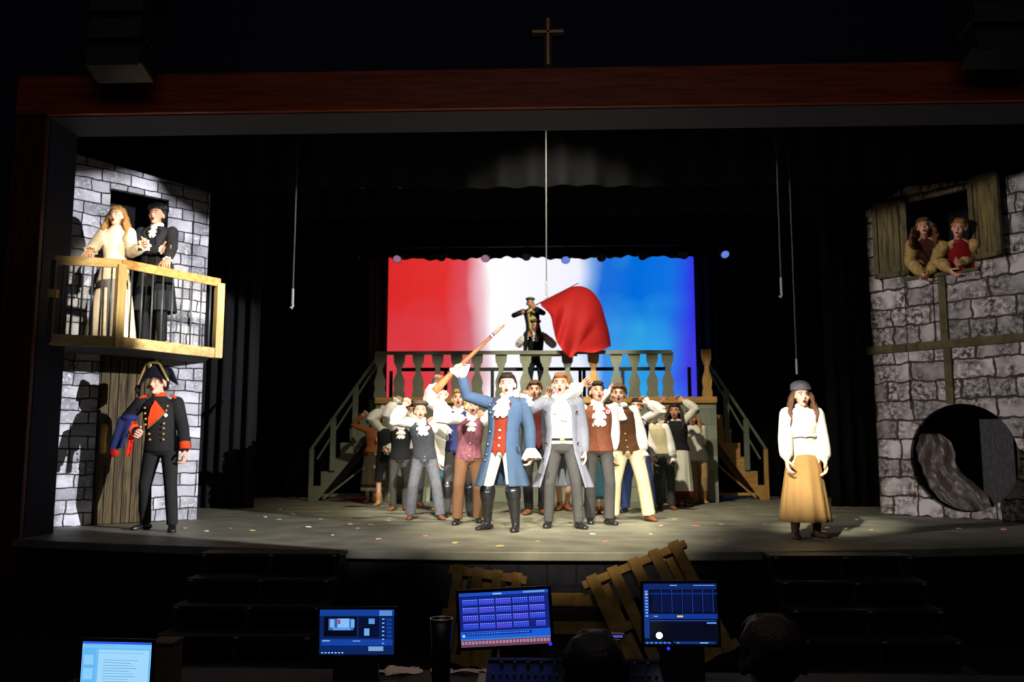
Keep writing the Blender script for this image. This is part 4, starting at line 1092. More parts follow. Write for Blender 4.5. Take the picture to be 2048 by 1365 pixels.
    def cuffs(s, m=None, which=(0, 1), size=1.0):
        for i in which:
            a, b, c = s.arms[i]; d = (c - b).normalized(); x = d.orthogonal().normalized(); y = d.cross(x); k = s.k * size; n = 30
            rings = []
            for (tt, r, wv) in ((-.04, .034, 0), (-.015, .05, .06), (.025, .07, .16), (.062, .082, .22)):
                rings.append([c + d * tt * k + (x * cos(q) + y * sin(q)) * r * k * (1 + wv * sin(7 * q)) + d * .008 * sin(14 * q) * (tt > 0) for q in [2 * pi * j / n for j in range(n)]])
            for (tt, r, wv) in ((.055, .062, .22), (.0, .036, .1)):
                rings.append([c + d * tt * k + (x * cos(q) + y * sin(q)) * r * k * (1 + wv * sin(7 * q)) for q in [2 * pi * j / n for j in range(n)]])
            mb = MB(); mb.loft(rings); mb.build('cuff', m or m_white, s.o, smooth=True)
    def jabot(s, m=None, length=.27, w=.15, out=.0, name='cravat'):
        k = s.k; mb = MB(); nu, nv = 30, 26
        top = s.neck + s.F * (.065 * k) + V((0, 0, .035 * k)); bot = s.neck.lerp(s.chest, length / .14 if False else 1.0)
        dn = (s.chest - s.neck).normalized(); ln = length * k
        def base(v):
            d = v * ln; f = .075 + .075 * min(1, d / (.12 * k)) + out
            return top + dn * d + s.F * ((f - .065) * k * s.stout)
        def fn(u, v):
            ww = w * (.45 + .75 * math.sqrt(v)) * (1 - .25 * max(0, v - .85) / .15); tier = (v * 3.0) % 1.0
            return base(v) + s.X * (u - .5) * ww * k * (.85 + .25 * tier) + s.F * ((.012 * sin(u * 6 * 2 * pi * .9 + 1.3 * int(v * 3.0)) * (.3 + tier) + .028 * tier - .09 * (u - .5) ** 2 * 2) * k) + V((0, 0, -.012 * k * sin(u * 5 * pi + int(v * 3)) * (v > .9)))
        mb.add(*cloth_grid(fn, nu, nv, .022 * k, -s.F)); 
        for i in range(14):
            t_ = 2 * pi * i / 14; mb.ell(s.neck + V((0, -.004, .045 * k)) + (s.X * cos(t_) * .056 + s.F * sin(t_) * .056) * k, (.02 * k, .02 * k, .026 * k))
        return mb.build(name, m or m_white, s.o, smooth=True)
    def neckcloth(s, m=None):
        k = s.k; mb = MB(); pts = [s.neck + V((0, 0, .04 * k)) + (s.X * cos(t) * .063 + s.F * sin(t) * .063) * k for t in [2 * pi * i / 18 for i in range(19)]]
        mb.tube(pts, [.022 * k] * 19, 8)
        c = s.neck + s.F * .085 * k + V((0, 0, .02 * k))
        for sg in (-1, 1): mb.ell(c + s.X * sg * .05 * k, (.055 * k, .025 * k, .032 * k)); mb.tube([c, c + s.X * sg * .03 * k + V((0, 0, -.1 * k)) + s.F * .03 * k, c + s.X * sg * .05 * k + V((0, 0, -.19 * k)) + s.F * .05 * k], [(.02 * k, .012 * k), (.035 * k, .014 * k), (.05 * k, .01 * k)], 10, side=s.X)
        mb.ell(c, (.028 * k,) * 3)
        return s.fuse(mb, 'neckcloth', m or m_white, .009, 2)
    def collar(s, m, h=.05):
        k = s.k; mb = MB(); n = 20; rings = []
        for (z, r) in ((.0, .078), (h, .072), (h, .060), (.0, .066)):
            rings.append([s.neck + V((0, 0, (z + .01) * k)) + (s.X * cos(t) + s.F * sin(t) * .95) * r * k for t in [2 * pi * i / n for i in range(n)]])
        rings.append(rings[0]); mb.loft(rings, caps=False); return mb.build('collar', m, s.o, smooth=True)
    def vest(s, m, hem=.03, t=.020, name='vest', buttons=0, bm_=None, points=True, label=None):
        mb = MB(); R = s.torso_rings(t, hem)[:-1]; k = s.k
        # drop the shoulder ring to narrow straps
        mb.loft(R)
        if points:
            for sg in (-1, 1): mb.tube([s.pel + s.F * (.10 + t) * k * s.stout + s.X * sg * .05 * k + V((0, 0, .05 * k)), s.pel + s.F * (.115 + t) * k * s.stout + s.X * sg * .045 * k + V((0, 0, (-hem - .035) * k))], [(.05 * k, .014 * k), (.018 * k, .01 * k)], 10, side=s.X)
        o = s.fuse(mb, name, m, label=label)
        for i in range(buttons):
            z = s.pel.lerp(s.chest, .05 + .22 * i); b = MB(); b.ell(z + s.F * (.115 + t + (.012 if i > 1 else 0)) * k * s.stout, (.011 * k, .007 * k, .011 * k)); b.build('button', bm_ or m_gold, s.o, smooth=True)
        return o
    def trousers(s, m, t=.014, flare=0.0, upto=1.0, name='trousers', label=None):
        mb = MB(); k = s.k
        mb.loft([s.ring(s.pel + V((0, 0, .075 * k)), .142 + t, .105 + t), s.ring(s.pel, .158 + t, .118 + t), s.ring(s.pel + V((0, 0, -.05 * k)), .158 + t, .115 + t), s.ring(s.pel + V((0, 0, -.09 * k)), .12, .09)])
        for (a, b, c) in s.legs:
            if upto < 1: e = b.lerp(c, max(0, (upto - .5) * 2)) if upto > .5 else a.lerp(b, upto * 2)
            pts = [a + V((0, 0, -.02)), a.lerp(b, .5), b, b.lerp(c, .45), c + V((0, 0, -.012 * k))]; rad = [(.086 + t) * k * s.stout, (.070 + t) * k, (.055 + t + flare * .4) * k, (.052 + t + flare * .7) * k, (.046 + t + flare) * k]
            if upto < 1: pts = [a + V((0, 0, -.02)), a.lerp(b, .5), b, e] if upto > .5 else [a + V((0, 0, -.02)), a.lerp(b, .5), e]; rad = rad[:3] + [(.056 + t + flare) * k] if upto > .5 else rad[:2] + [(.062 + t + flare) * k]
            mb.tube(pts, rad, 14, round_ends=False)
            # a few wrinkles
            for f in (.25, .6, .9):
                q = b.lerp(c, f) if upto >= 1 else a.lerp(b, f)
                mb.tube([q - s.X * .04 * k + s.F * .045 * k + V((0, 0, .02)), q + s.F * (.052 + flare * .5) * k, q + s.X * .04 * k + s.F * .045 * k + V((0, 0, .015))], [.012 * k] * 3, 6)
        return s.fuse(mb, name, m, label=label)
    def belt(s, m=None):
        k = s.k; mb = MB(); R = [s.ring(s.pel + V((0, 0, z * k)), .142 + r, .103 + r) for z, r in ((.06, .02), (.06, .03), (.09, .028), (.09, .018))]; R.append(R[0]); mb.loft(R, caps=False)
        o = mb.build('belt', m or mat('belt_leather', (40, 34, 26), .5), s.o, smooth=True)
        b = MB(); c = s.pel + s.F * .137 * k * s.stout + V((0, 0, .075 * k)); b.box(c, (.045 * k, .012, .036 * k), s.R); b.build('buckle', m_gold, o, bevel=.003)
    def shoes(s, m, h=.0, which=(0, 1), name='shoe', heel=.012):
        k = s.k
        for i in which:
            a, b, c = s.legs[i]; fd = Matrix.Rotation(s.toes[i], 3, 'Z') @ s.F; sd = fd.cross(s.U)
            g = V((c.x, c.y, 0)); mb = MB(); U = s.U
            mb.tube([g - fd * .055 * k + U * .035 * k, g - fd * .01 * k + U * .045 * k, g + fd * .06 * k + U * .038 * k, g + fd * .12 * k + U * .028 * k, g + fd * .165 * k + U * .022 * k], [(.034 * k, .033 * k), (.038 * k, .043 * k), (.044 * k, .034 * k), (.046 * k, .025 * k), (.036 * k, .019 * k)], 12, side=sd)
            mb.tube([g + U * .05 * k, c + (b - c).normalized() * (.02 + h) * k], [.042 * k, (.043 + h * .12) * k], 12)
            if h > .1: mb.tube([c.lerp(b, .0), c + (b - c).normalized() * h * .6 * k, c + (b - c).normalized() * h * k], [.043 * k, .058 * k, .062 * k], 14)
            o = s.fuse(mb, name if h < .08 else 'boot', m, .009, 2)
            b2 = MB(); b2.poly([(cos(t) * (.044 if cos(t) > -2 else 0) * k * (1 if sin(t) > 0 else .85), sin(t) * .115 * k) for t in [2 * pi * j / 18 for j in range(18)]], 1, lambda x, y, t: g + fd * (.055 * k + y) + sd * x + V((0, 0, .0 + .016 * t)))
            b2.build('sole', mat('sole_rubber', (26, 22, 20), .7), o)
            if h > .3:
                u = (b - c).normalized(); p = c + u * (h - .01) * k; x = u.orthogonal().normalized(); y = u.cross(x)
                rings = [[p + u * z * k + (x * cos(q) + y * sin(q)) * r * k for q in [2 * pi * j / 20 for j in range(20)]] for z, r in ((-.085, .078), (.0, .088), (.03, .083), (.03, .06), (-.07, .062))]
                rings.append(rings[0]); b3 = MB(); b3.loft(rings, caps=False); b3.build('boot_cuff', m, o, smooth=True)
    def skirt(s, m, length, r1=.30, folds=.07, band=None, name='skirt', wt=.08, nw=11, label=None):
        """length measured down from the waist, metres"""
        k = s.k; top = s.pel + V((0, 0, wt * k)); mb = MB(); n = 66; rings = []
        for j in range(13):
            t = j / 12; c = top + V((0, 0, -length * t)); c = V((c.x * (1 - .7 * t), c.y * (1 - .7 * t), c.z)); w_ = .15 + (r1 - .15) * t ** .75; d_ = .118 + (r1 * .95 - .118) * t ** .6
            rings.append([c + s.X * w_ * k * cos(q) * (1 + folds * t * (sin(nw * q + 2 * sin(2 * q)) + .4 * sin(2.0 * nw * q))) + s.F * d_ * k * sin(q) * (1 + folds * t * (sin(nw * q + 2 * sin(2 * q)) + .4 * sin(2.0 * nw * q))) for q in [2 * pi * i / n for i in range(n)]])
        inner = [[p.lerp(sum(r, V((0, 0, 0))) / n, .08) for p in r] for r in reversed(rings)]
        mats = [m] + ([b[0] for b in band] if band else [])
        mb.loft(rings + inner + [rings[0]], caps=False)
        if band:
            for bi, (mm, z0, z1) in enumerate(band):
                for fi, f in enumerate(mb.f):
                    zc = sum(mb.v[i].z for i in f) / len(f); frac = (top.z - zc) / length
                    if z0 <= frac <= z1: mb.mi[fi] = bi + 1
        o = mb.build(name, mats, s.o, smooth=True)
        if label: o['label'] = label
        return o
    def open_coat(s, m, length, gap=.55, t=.032, flare=.10, sleeve_puff=.008, lining=None, name='coat', fold=.04, which=(0, 1), cuff_r=.045):
        """coat open at the front; gap is the half-opening angle at the hem"""
        k = s.k; mb = MB(); n = 44
        cs = [(s.neck + V((0, 0, .02 * k)), .085, .075, .35), (s.sp(.04), .165, .10, .45), (s.neck.lerp(s.chest, .45), .185, .13, .55), (s.chest, .18, .138, gap * .95), (s.pel.lerp(s.chest, .45), .158, .126, gap), (s.pel + V((0, 0, .03 * k)), .172, .136, gap), (s.pel + V((0, 0, -.08 * k)), .19, .15, gap * 1.05)]
        L0 = length
        for j in range(1, 7):
            f = j / 6; c = s.pel + V((0, 0, -.08 * k - L0 * f)); c = V((c.x * (1 - .5 * f), c.y * (1 - .5 * f), c.z)); cs.append((c, .19 + flare * f, .15 + flare * f, gap * (1.05 + .15 * f)))
        out = []; inn = []
        for ci, (c, w_, d_, g) in enumerate(cs):
            ff = max(0, ci - 6) / 6
            ro = []; ri = []
            for i in range(n):
                q = pi / 2 + g + (2 * pi - 2 * g) * i / (n - 1); wv = 1 + fold * ff * sin(9 * q)
                p = s.X * cos(q) * (w_ + .02) * wv * k * s.stout + s.F * sin(q) * (d_ + .026) * wv * k * s.stout
                ro.append(c + p); ri.append(c + p * (1 - .022 / max(.08, w_)))
            out.append(ro); inn.append(ri)
        rings = [ro + list(reversed(ri)) for ro, ri in zip(out, inn)]
        mb.loft(rings); s.sleeves_into(mb, .016, sleeve_puff, cuff_r, which=which)
        o = s.fuse(mb, name, m, min(s.vox, .010), 2); s.coat_rings = (out, cs)
        return o
    def stick(s, name, m, p, r, parent=None, smooth=True):
        mb = MB(); mb.ell(p, r, s.R if hasattr(r, '__len__') else None); return mb.build(name, m, parent or s.o, smooth=smooth)
    def rosette(s, sg=1):
        k = s.k; c = s.neck + s.X * sg * .11 * k + V((0, 0, -.085 * k)) + s.F * .115 * k * s.stout
        mb = MB(); 
        for r, mi in ((.034, 0), (.024, 1), (.013, 2)):
            mb.tube([c + s.F * (.004 + .004 * mi), c + s.F * (.012 + .005 * mi)], [r * k, r * .95 * k], 14, mi=mi, round_ends=False)
        mb.build('rosette', [mat('rosette_red', (210, 40, 50), .8), mat('rosette_white', (240, 236, 230), .8), mat('rosette_blue', (40, 60, 150), .8)], s.o)
# ================================================================ CAST
c_black = fabric('black_wool', (30, 30, 31), .2); c_char = fabric('charcoal_trousers', (62, 61, 60), .15); c_grey = fabric('grey_tweed', (96, 98, 104), .2, 40)
c_gvest = fabric('dark_grey_vest_cloth', (62, 64, 70), .2, 40); c_brown = fabric('brown_trouser_cloth', (106, 76, 54), .12); c_rust = fabric('rust_brown_bodice', (140, 84, 44), .12)
c_plum = fabric('plum_check_cloth', (120, 74, 84), .3, 30); c_navy = fabric('navy_cloth', (48, 54, 98), .12); c_blue = fabric('slate_blue_coat_cloth', (60, 78, 102), .08)
c_red = fabric('brick_red_waistcoat', (118, 42, 26), .1); c_greycoat = fabric('pale_grey_coat_cloth', (114, 116, 128), .08); c_sweater = fabric('reddish_brown_knit', (112, 66, 46), .15, 50, .4)
c_dbrown = fabric('dark_brown_vest_cloth', (78, 50, 30), .15); c_cream = fabric('cream_twill', (206, 192, 152), .08); c_jean = fabric('blue_denim', (50, 64, 104), .15, 40)
c_green = fabric('dark_green_grey_cloth', (66, 72, 66), .15); c_maroon = fabric('maroon_skirt_cloth', (104, 44, 36), .15); c_tan = fabric('tan_trouser_cloth', (156, 126, 86), .1)
c_teal = fabric('teal_skirt_cloth', (50, 92, 108), .12); c_apron = fabric('apron_linen', (206, 204, 186), .06); c_skirt = fabric('pale_sage_skirt_cloth', (180, 172, 138), .08)
c_mustard = fabric('mustard_skirt_cloth', (158, 122, 72), .1, 6, .3); c_dress = mat('cream_floral_cloth', (232, 212, 182), .8, .12, 22, .15)
c_dmaroon = fabric('dark_red_vest_cloth', (86, 34, 34), .15); c_orange = fabric('orange_red_facing', (222, 72, 32), .06); c_offw = fabric('off_white_linen', (216, 212, 196), .06)
l_black = mat('black_leather', (26, 26, 28), .32, .3, 12, .5, spec=.6); l_brown = mat('brown_leather', (120, 70, 40), .45, .2, 16, .2); l_tan = mat('tan_leather', (168, 124, 80), .5, .15, 16, .2)
c_cap = fabric('brown_tweed_cap', (84, 74, 60), .35, 60); c_gcap = fabric('grey_knit', (96, 92, 100), .2, 60); c_yellow = fabric('pale_yellow_shirt', (188, 176, 112), .08)
c_gold = fabric('gold_brocade', (168, 138, 84), .35, 30, .3, .5); c_satin = mat('red_satin', (124, 22, 24), .4, .15, 8, .2)
c_pink = fabric('pink_sash_cloth', (206, 150, 130), .08); c_gweave = fabric('grey_weave_jacket', (66, 68, 76), .35, 60)
m_rr, m_rw, m_rb = mat('rosette_red', (210, 40, 50), .8), mat('rosette_white', (240, 236, 230), .8), mat('rosette_blue', (40, 60, 150), .8)
fabric('black_felt', (32, 32, 40)); fabric('scarlet_lining', (206, 40, 26), .08)

# --- 1 leader in the blue coat
f = Fig('person in long slate-blue coat, red waistcoat and white breeches holding up a musket', [(975, 1060), (1032, 1064)], (1015, 747), face=-0.28, lh=(922, 748, -.15), rh=(1062, 905, -.1), lhc=.9, rhc=.5, hy=0.22, hp=.1, hc='dark', vox=.011, toes=(-.4, .1), lpole=V((-.3, .1, -.6)))
leader = f
f.shirt(puff=.012); f.trousers(m_white, t=.012, upto=.66, name='breeches'); f.shoes(l_black, h=.36); f.vest(c_red, hem=.05, t=.018, name='waistcoat', buttons=3, bm_=m_white)
f.open_coat(c_blue, .36, gap=.44, t=.03, flare=.10); f.jabot(length=.24, w=.17, out=.01); f.cuffs(size=1.25); f.collar(c_blue, .055)
k = f.k
for i in range(6):
    out, cs = f.coat_rings; p = out[2 + i][1]; p2 = out[2 + i][-2]
    f.stick('button', m_steel, p + f.F * .012 - f.X * .02, (.012, .007, .012))
mb = MB(); p = f.pel + f.X * .185 * k + f.F * .07 * k + V((0, 0, -.02)); mb.box(p, (.012, .13, .06), Matrix.Rotation(.5, 3, 'Z')); mb.build('pocket_flap', c_blue, f.o, bevel=.005)
# musket
w_ = f.root + f.arms[0][2]; hd = (f.arms[0][2] - f.arms[0][1]).normalized(); grip = w_ + hd * .075 * f.hs + V((0, -.02, 0))
A = P(862, 777, grip.y); B = P(1005, 643, grip.y); dirv = (B - A).normalized(); gp = grip
t0 = (gp - A).dot(dirv); off = gp - (A + dirv * t0); A += off; B += off
mk = thing('musket', A, 'long wooden musket raised diagonally by the person in the blue coat', 'musket')
L = (B - A).length; up = V((0, 1, 0)); sd = dirv.cross(up)
rings = []
for t, hw, hh, dz in ((0, .055, .018, -.02), (.03, .06, .022, -.018), (.14, .052, .024, -.008), (.26, .034, .022, 0), (.34, .026, .021, .0), (.5, .024, .02, 0), (.82, .018, .017, .0), (.84, .012, .012, 0)):
    c = dirv * L * t - sd * dz * -1; rings.append([c + sd * hw * cos(q) * .8 + up * hh * sin(q) for q in [2 * pi * i / 12 for i in range(12)]])
mb = MB(); mb.loft(rings); mb.build('stock', wood('musket_walnut', (128, 78, 42), (164, 108, 64), (3, 3, 3), .5), mk, smooth=True)
mb = MB(); mb.tube([dirv * L * .32 + sd * -.02, dirv * L * .98 + sd * -.012], [.011, .009], 8); mb.build('barrel', mat('brown_barrel', (128, 90, 70), .5, .1, 10, 0, metal=.2), mk, smooth=True)
mb = MB(); mb.tube([dirv * L * .82, dirv * L * .93, dirv * L], [.018, .013, .004], 8); mb.build('bayonet', mat('pale_wood_tip', (206, 160, 120), .5), mk, smooth=True)
mb = MB()
for i, (t, mi) in enumerate(((.80, 0), (.815, 1), (.83, 2))): mb.tube([dirv * L * t, dirv * L * (t + .014)], [.021, .021], 10, mi=mi, round_ends=False)
mb.build('ribbon', [m_rr, m_rw, m_rb], mk)

# --- 2 grey coat
f = Fig('person in open pale grey long coat over white shirt and black trousers, front row', [(1097, 1056), (1158, 1058)], (1121, 747), face=-0.05, lh=(1052, 806, -.38), rh=(1170, 905, -.05), lhc=.95, hy=-.05, hp=.12, hc='sandy', vox=.011, lpole=V((-.7, .1, -.5)), toes=(-.15, .5))
f.shirt(puff=.01); f.trousers(c_char, t=.010); f.shoes(l_black); f.belt(); f.jabot(length=.29, w=.17, out=-.01)
f.open_coat(c_greycoat, .40, gap=.72, flare=.13); f.collar(c_greycoat, .045); f.neckcloth(); f.cuffs(which=(0,), size=.8)
out, cs = f.coat_rings
for j in (3, 5, 7):
    for e_, sg in ((1, -1), (-2, 1)):
        q = out[j][e_]; f.stick('button', m_blackmetal, q + f.F * .012 + f.X * sg * .035, (.013, .008, .013))
# --- 3 reddish-brown knit
f = Fig('person in reddish-brown knit vest with white ruffled cravat, right of the grey coat', [(1180, 1048), (1218, 1050)], (1193, 764), face=0.12, lh=(1165, 770, -.25), rh=(1222, 905, .1), lhc=.8, hy=.1, hp=.22, hc='dark', vox=.011, toes=(-.1, .4), lpole=V((-1, 0, -.35)))
f.shirt(puff=.04); f.trousers(c_char, t=.012, flare=.012); f.shoes(l_black); f.vest(c_sweater, hem=.04, name='knit_vest', points=False); f.jabot(length=.30, w=.16); f.rosette(1)
# --- 4 dark brown vest, cream trousers
f = Fig('person in dark brown vest and cream trousers standing with legs wide apart', [(1226, 1040), (1298, 1043)], (1237, 769), face=-0.1, lh=(1225, 918, -.08), rh=(1290, 922, -.05), hy=0.0, hp=.1, hc='brown', vox=.011, toes=(-.2, .5), sh=.9)
f.shirt(puff=.035); f.trousers(c_cream, t=.022, flare=.015); f.shoes(l_brown); f.vest(c_dbrown, hem=.03, buttons=3); f.neckcloth(); f.cuffs(size=.8)
# --- 5 plum vest
f = Fig('person in plum checked vest with brown trousers, left of the blue coat', [(914, 1050), (956, 1046)], (944, 795), face=0.15, lh=(884, 800, -.1), rh=(968, 830, .05), lhc=.8, rhc=.8, hy=.1, hp=.2, hc='blond', vox=.011, toes=(-.3, .1), sh=.9)
f.shirt(puff=.04); f.trousers(c_brown, t=.02, flare=.008); f.shoes(l_black); f.vest(c_plum, hem=.02, buttons=3); f.jabot(length=.22, w=.13)
# --- 6 blue vest, boots
f = Fig('person in navy blue vest, grey trousers and tall creased boots beside the plum vest', [(892, 1036), (940, 1034)], (917, 780), face=0.1, lh=(872, 768, -.15), rh=(930, 880, .1), lhc=.8, hy=.0, hp=.2, hc='blond', vox=.012, sh=.85)
f.shirt(puff=.055); f.trousers(c_char, t=.014); f.shoes(l_black, h=.34); f.vest(c_navy, hem=.02, points=False); f.jabot(length=.2, w=.13)
# --- 7 grey vest with cap
f = Fig('person in dark grey vest and grey trousers, wearing cap and white cravat', [(820, 1040), (880, 1040)], (842, 806), face=0.12, hatted=True, lh=(808, 812, -.2), rh=(868, 850, .0), lhc=.85, rhc=.7, hy=.05, hp=.18, hc='dark', vox=.012, toes=(-.1, .35), sh=.9)
f.shirt(puff=.045); f.trousers(c_grey, t=.022, flare=.012); f.shoes(l_brown); f.vest(c_gvest, hem=.02, buttons=1); f.jabot(length=.24, w=.16); f.hat('cap', c_cap); f.rosette(1)
# --- 8 black vest
f = Fig('person in black vest and brown shoes raising a ruffled sleeve, left in the crowd', [(786, 1022), (810, 1022)], (804, 822), face=0.15, lh=(792, 806, -.15), rh=(818, 830, -.1), lhc=.85, rhc=.8, hy=.1, hp=.2, hc='dark', vox=.013, sh=.85)
f.shirt(puff=.06); f.trousers(c_char, t=.012); f.shoes(l_brown); f.vest(c_black, hem=.03); f.jabot(length=.24, w=.15); f.cuffs(which=(0,))
# --- 9 shorts
f = Fig('person in black knee breeches with bare calves, tan boots and ruffled raised sleeve', [(757, 1012), (782, 1012)], (776, 826), face=0.1, lh=(764, 822, -.1), rh=(776, 900, -.15), lhc=.85, hy=.15, hp=.15, hc='brown', vox=.013, sh=.85)
f.shirt(c_offw, puff=.05); f.trousers(c_black, t=.02, upto=.56, name='knee_breeches'); f.shoes(l_tan, h=.12); f.vest(c_black, hem=.02, points=False); f.cuffs(c_offw, which=(0, 1))
# --- 10 woman far left
f = Fig('person in rust-brown bodice and long pale skirt with brown hem, far left of crowd', [(735, 1006), (748, 1006)], (752, 826), face=0.25, lh=(725, 832, -.1), rh=(765, 880, -.05), lhc=.95, hy=.3, hp=.1, hair='tied', hc='brown', female=True, vox=.013, lpole=V((-.6, 0, -1)))
f.top('bodice', c_rust, hem=.03); f.skirt(c_skirt, .76 * f.k * 1.0, r1=.20, band=[(c_rust, .84, .955), (m_white, .955, 1.2)]); f.shoes(l_tan)
# --- 11 behind blue coat: checked dark jacket
f = Fig('person in dark jacket over dark red vest standing between the blue and grey coats', [(1058, 1030), (1085, 1030)], (1069, 762), face=0.0, lh=(1046, 800, -.2), rh=(1092, 880, 0), lhc=.95, hc='brown', hp=.1, vox=.012)
f.shirt(puff=.02); f.trousers(c_black); f.shoes(l_brown); f.vest(c_dmaroon, hem=.03); f.open_coat(c_gweave, .18, gap=.5, flare=.04, name='jacket'); f.collar(c_gweave); f.cuffs(size=.8); f.jabot(length=.12, w=.1)
# --- 12 navy vest, jeans
f = Fig('person in navy vest, blue jeans and white shirt behind the dark brown vest', [(1250, 1026), (1304, 1026)], (1272, 798), face=-0.1, lh=(1262, 880, 0), rh=(1296, 806, -.1), rhc=.6, hy=-.1, hp=.2, hc='dark', vox=.012, sh=.9)
f.shirt(puff=.035); f.trousers(c_jean, t=.02, flare=.01); f.shoes(l_black); f.vest(c_navy, hem=.02, points=False); f.rosette(1); f.cuffs(which=(1,), size=.8)
# --- 13 cap cream vest
f = Fig('person in grey flat cap, cream vest and dark green trousers, right in the crowd', [(1320, 1020), (1344, 1020)], (1308, 816), face=-0.15, hatted=True, lh=(1306, 920, -.1), rh=(1345, 928, -.05), hy=-.05, hp=.1, hc='dark', vox=.013, sh=.88)
f.shirt(puff=.045); f.trousers(c_green, t=.014, flare=.006); f.shoes(l_brown); f.vest(c_cream, hem=.0, points=False, name='vest'); f.hat('cap', c_gvest); f.cuffs(size=.9)
# --- 14 raised arm behind
f = Fig('person in short-sleeved tunic raising a bare arm behind the cream vest', [(1322, 1008), (1338, 1008)], (1330, 812), face=-0.1, lh=(1325, 802, -.05), rh=(1345, 900, .05), lhc=.9, hy=-.1, hp=.15, hc='blond', vox=.014, sh=.85, skin=m_skin2)
f.top('tunic', c_offw, hem=.06, short=True); f.trousers(c_char); f.shoes(l_brown)
# --- 15 woman with apron skirt
f = Fig('person in white shirt, black vest and long apron skirt with maroon hem', [(1356, 1013), (1372, 1013)], (1349, 808), face=-0.2, lh=(1340, 895, -.1), rh=(1366, 802, -.05), rhc=.6, hy=-.1, hp=.1, hair='long', hc='dark', female=True, vox=.013, skin=m_skin2)
f.shirt(c_offw, puff=.025); f.vest(c_black, hem=.0, points=False); f.skirt(c_apron, .88 * f.k, r1=.20, band=[(c_maroon, .84, 1.2)]); f.shoes(l_tan)
# --- 16 girl black cap
f = Fig('person in black cap, loose pale tunic and rolled tan trousers, right end of crowd', [(1392, 1008), (1408, 1008)], (1384, 823), face=-0.15, hatted=True, hy=-.05, hp=.05, hair='long', hc='blond', female=True, vox=.012, skin=m_skin2, lh=(1378, 922, -.05), rh=(1404, 925, 0))
f.top('tunic', c_offw, t=.03, hem=.11, short=True); f.trousers(c_tan, t=.02, upto=.82); f.shoes(l_tan, h=.14); f.hat('beret', fabric('black_felt', (32, 32, 40)))
# --- extras glimpsed between the front row
f = Fig('person in tan skirt raising a hand, glimpsed behind the grey coat', [(1120, 1022), (1134, 1022)], (1140, 776), face=0, lh=(1094, 792, -.05), lhc=.7, hair='tied', hc='brown', female=True, vox=.014)
f.shirt(puff=.03); f.skirt(c_tan, .62, r1=.26, band=[(c_black, .80, 1.2)]); f.shoes(l_brown)
f = Fig('person in teal skirt, glimpsed between the knit vest and the cream trousers', [(1192, 1030), (1204, 1030)], (1213, 800), face=0, hair='tied', hc='dark', female=True, vox=.014, lh=(1219, 782, -.05), lhc=.9)
f.shirt(puff=.03); f.skirt(c_teal, .72, r1=.2); f.shoes(l_tan)
f = Fig('person in cream blouse and teal skirt, glimpsed between the grey and navy vests', [(872, 1022), (886, 1022)], (890, 826), face=0.1, hair='short', hc='dark', female=True, vox=.014, lh=(880, 945, -.1), rh=(902, 900, .05))
f.shirt(puff=.04); f.vest(c_offw, hem=.14, points=False, name='apron'); f.skirt(c_teal, .72, r1=.17); f.shoes(l_tan)
f = Fig('person in white shirt and black cap peering over behind the grey vest', [(826, 1012), (838, 1012)], (822, 806), face=0.1, hatted=True, hc='black', hy=.2, vox=.014)
f.shirt(puff=.02); f.trousers(c_char); f.shoes(l_brown); f.hat('cap', fabric('black_felt', 0))

# --- soldier on the left
f = Fig('person in black military jacket with orange-red facings and gold-trimmed black bicorne, left front', [(290, 1060), (344, 1064)], (322, 745), face=0.1, lh=(272, 862, -.12), rh=(370, 902, -.08), lhc=.6, rhc=.55, hy=-.3, hp=.12, hr=-.08, hc='black', hair='short', hatted=True, vox=.011, toes=(-.6, .25), lpole=V((-1, .5, 0)))
sol = f; k = f.k
f.trousers(fabric('black_trousers', (36, 35, 34), .15), t=.014); f.shoes(l_black)
f.top('jacket', fabric('black_jacket_wool', (34, 33, 34), .15), t=.020, hem=.05, puff=.004, cuff=.04)
f.collar(c_orange, .055); f.hat('bicorne', fabric('black_felt', 0), m_gold)
def front_pt(x, z, out=.0):
    """a point on the chest surface, x metres to the side, z metres above the pelvis"""
    tt = max(0, min(1, z / (f.neck.z - f.pel.z))); c = f.pel.lerp(f.neck, tt); wd = .185 * k * f.stout; dp = (.138 + .010 * sin(pi * tt)) * k * f.stout * (1 if tt < .72 else 1 - .9 * (tt - .72))
    return V((c.x, c.y, f.pel.z + z)) + f.X * x + f.F * (dp * math.sqrt(max(.05, 1 - (x / wd) ** 2)) + .014 + out)
lap = [(.0, .50), (.10, .37), (.03, .29), (-.085, .20), (-.075, .3), (-.04, .42)]
mb = MB(); mb.poly(lap, 1, lambda x, z, t: front_pt(x * k, z * k, .004 + .012 * t)); mb.build('orange_lapel', c_orange, f.o)
mb = MB(); pts = [front_pt(x * k, z * k, .018) for x, z in ((.10, .37), (.03, .29), (-.085, .20))]; mb.tube(pts, [.006] * 3, 6); mb.build('lapel_piping', m_gold, f.o)
for (x, z) in [(-.12, .42), (-.115, .36), (-.11, .30), (.12, .44), (.11, .39), (.085, .25), (.08, .20), (.075, .14), (.07, .08), (-.075, .14), (-.07, .08), (-.115, .24)]:
    f.stick('button', m_gold, front_pt(x * k, z * k, .012), (.014, .008, .014))
f.stick('cockade', m_white, front_pt(.105 * k, .34 * k, .014), (.022, .008, .022))
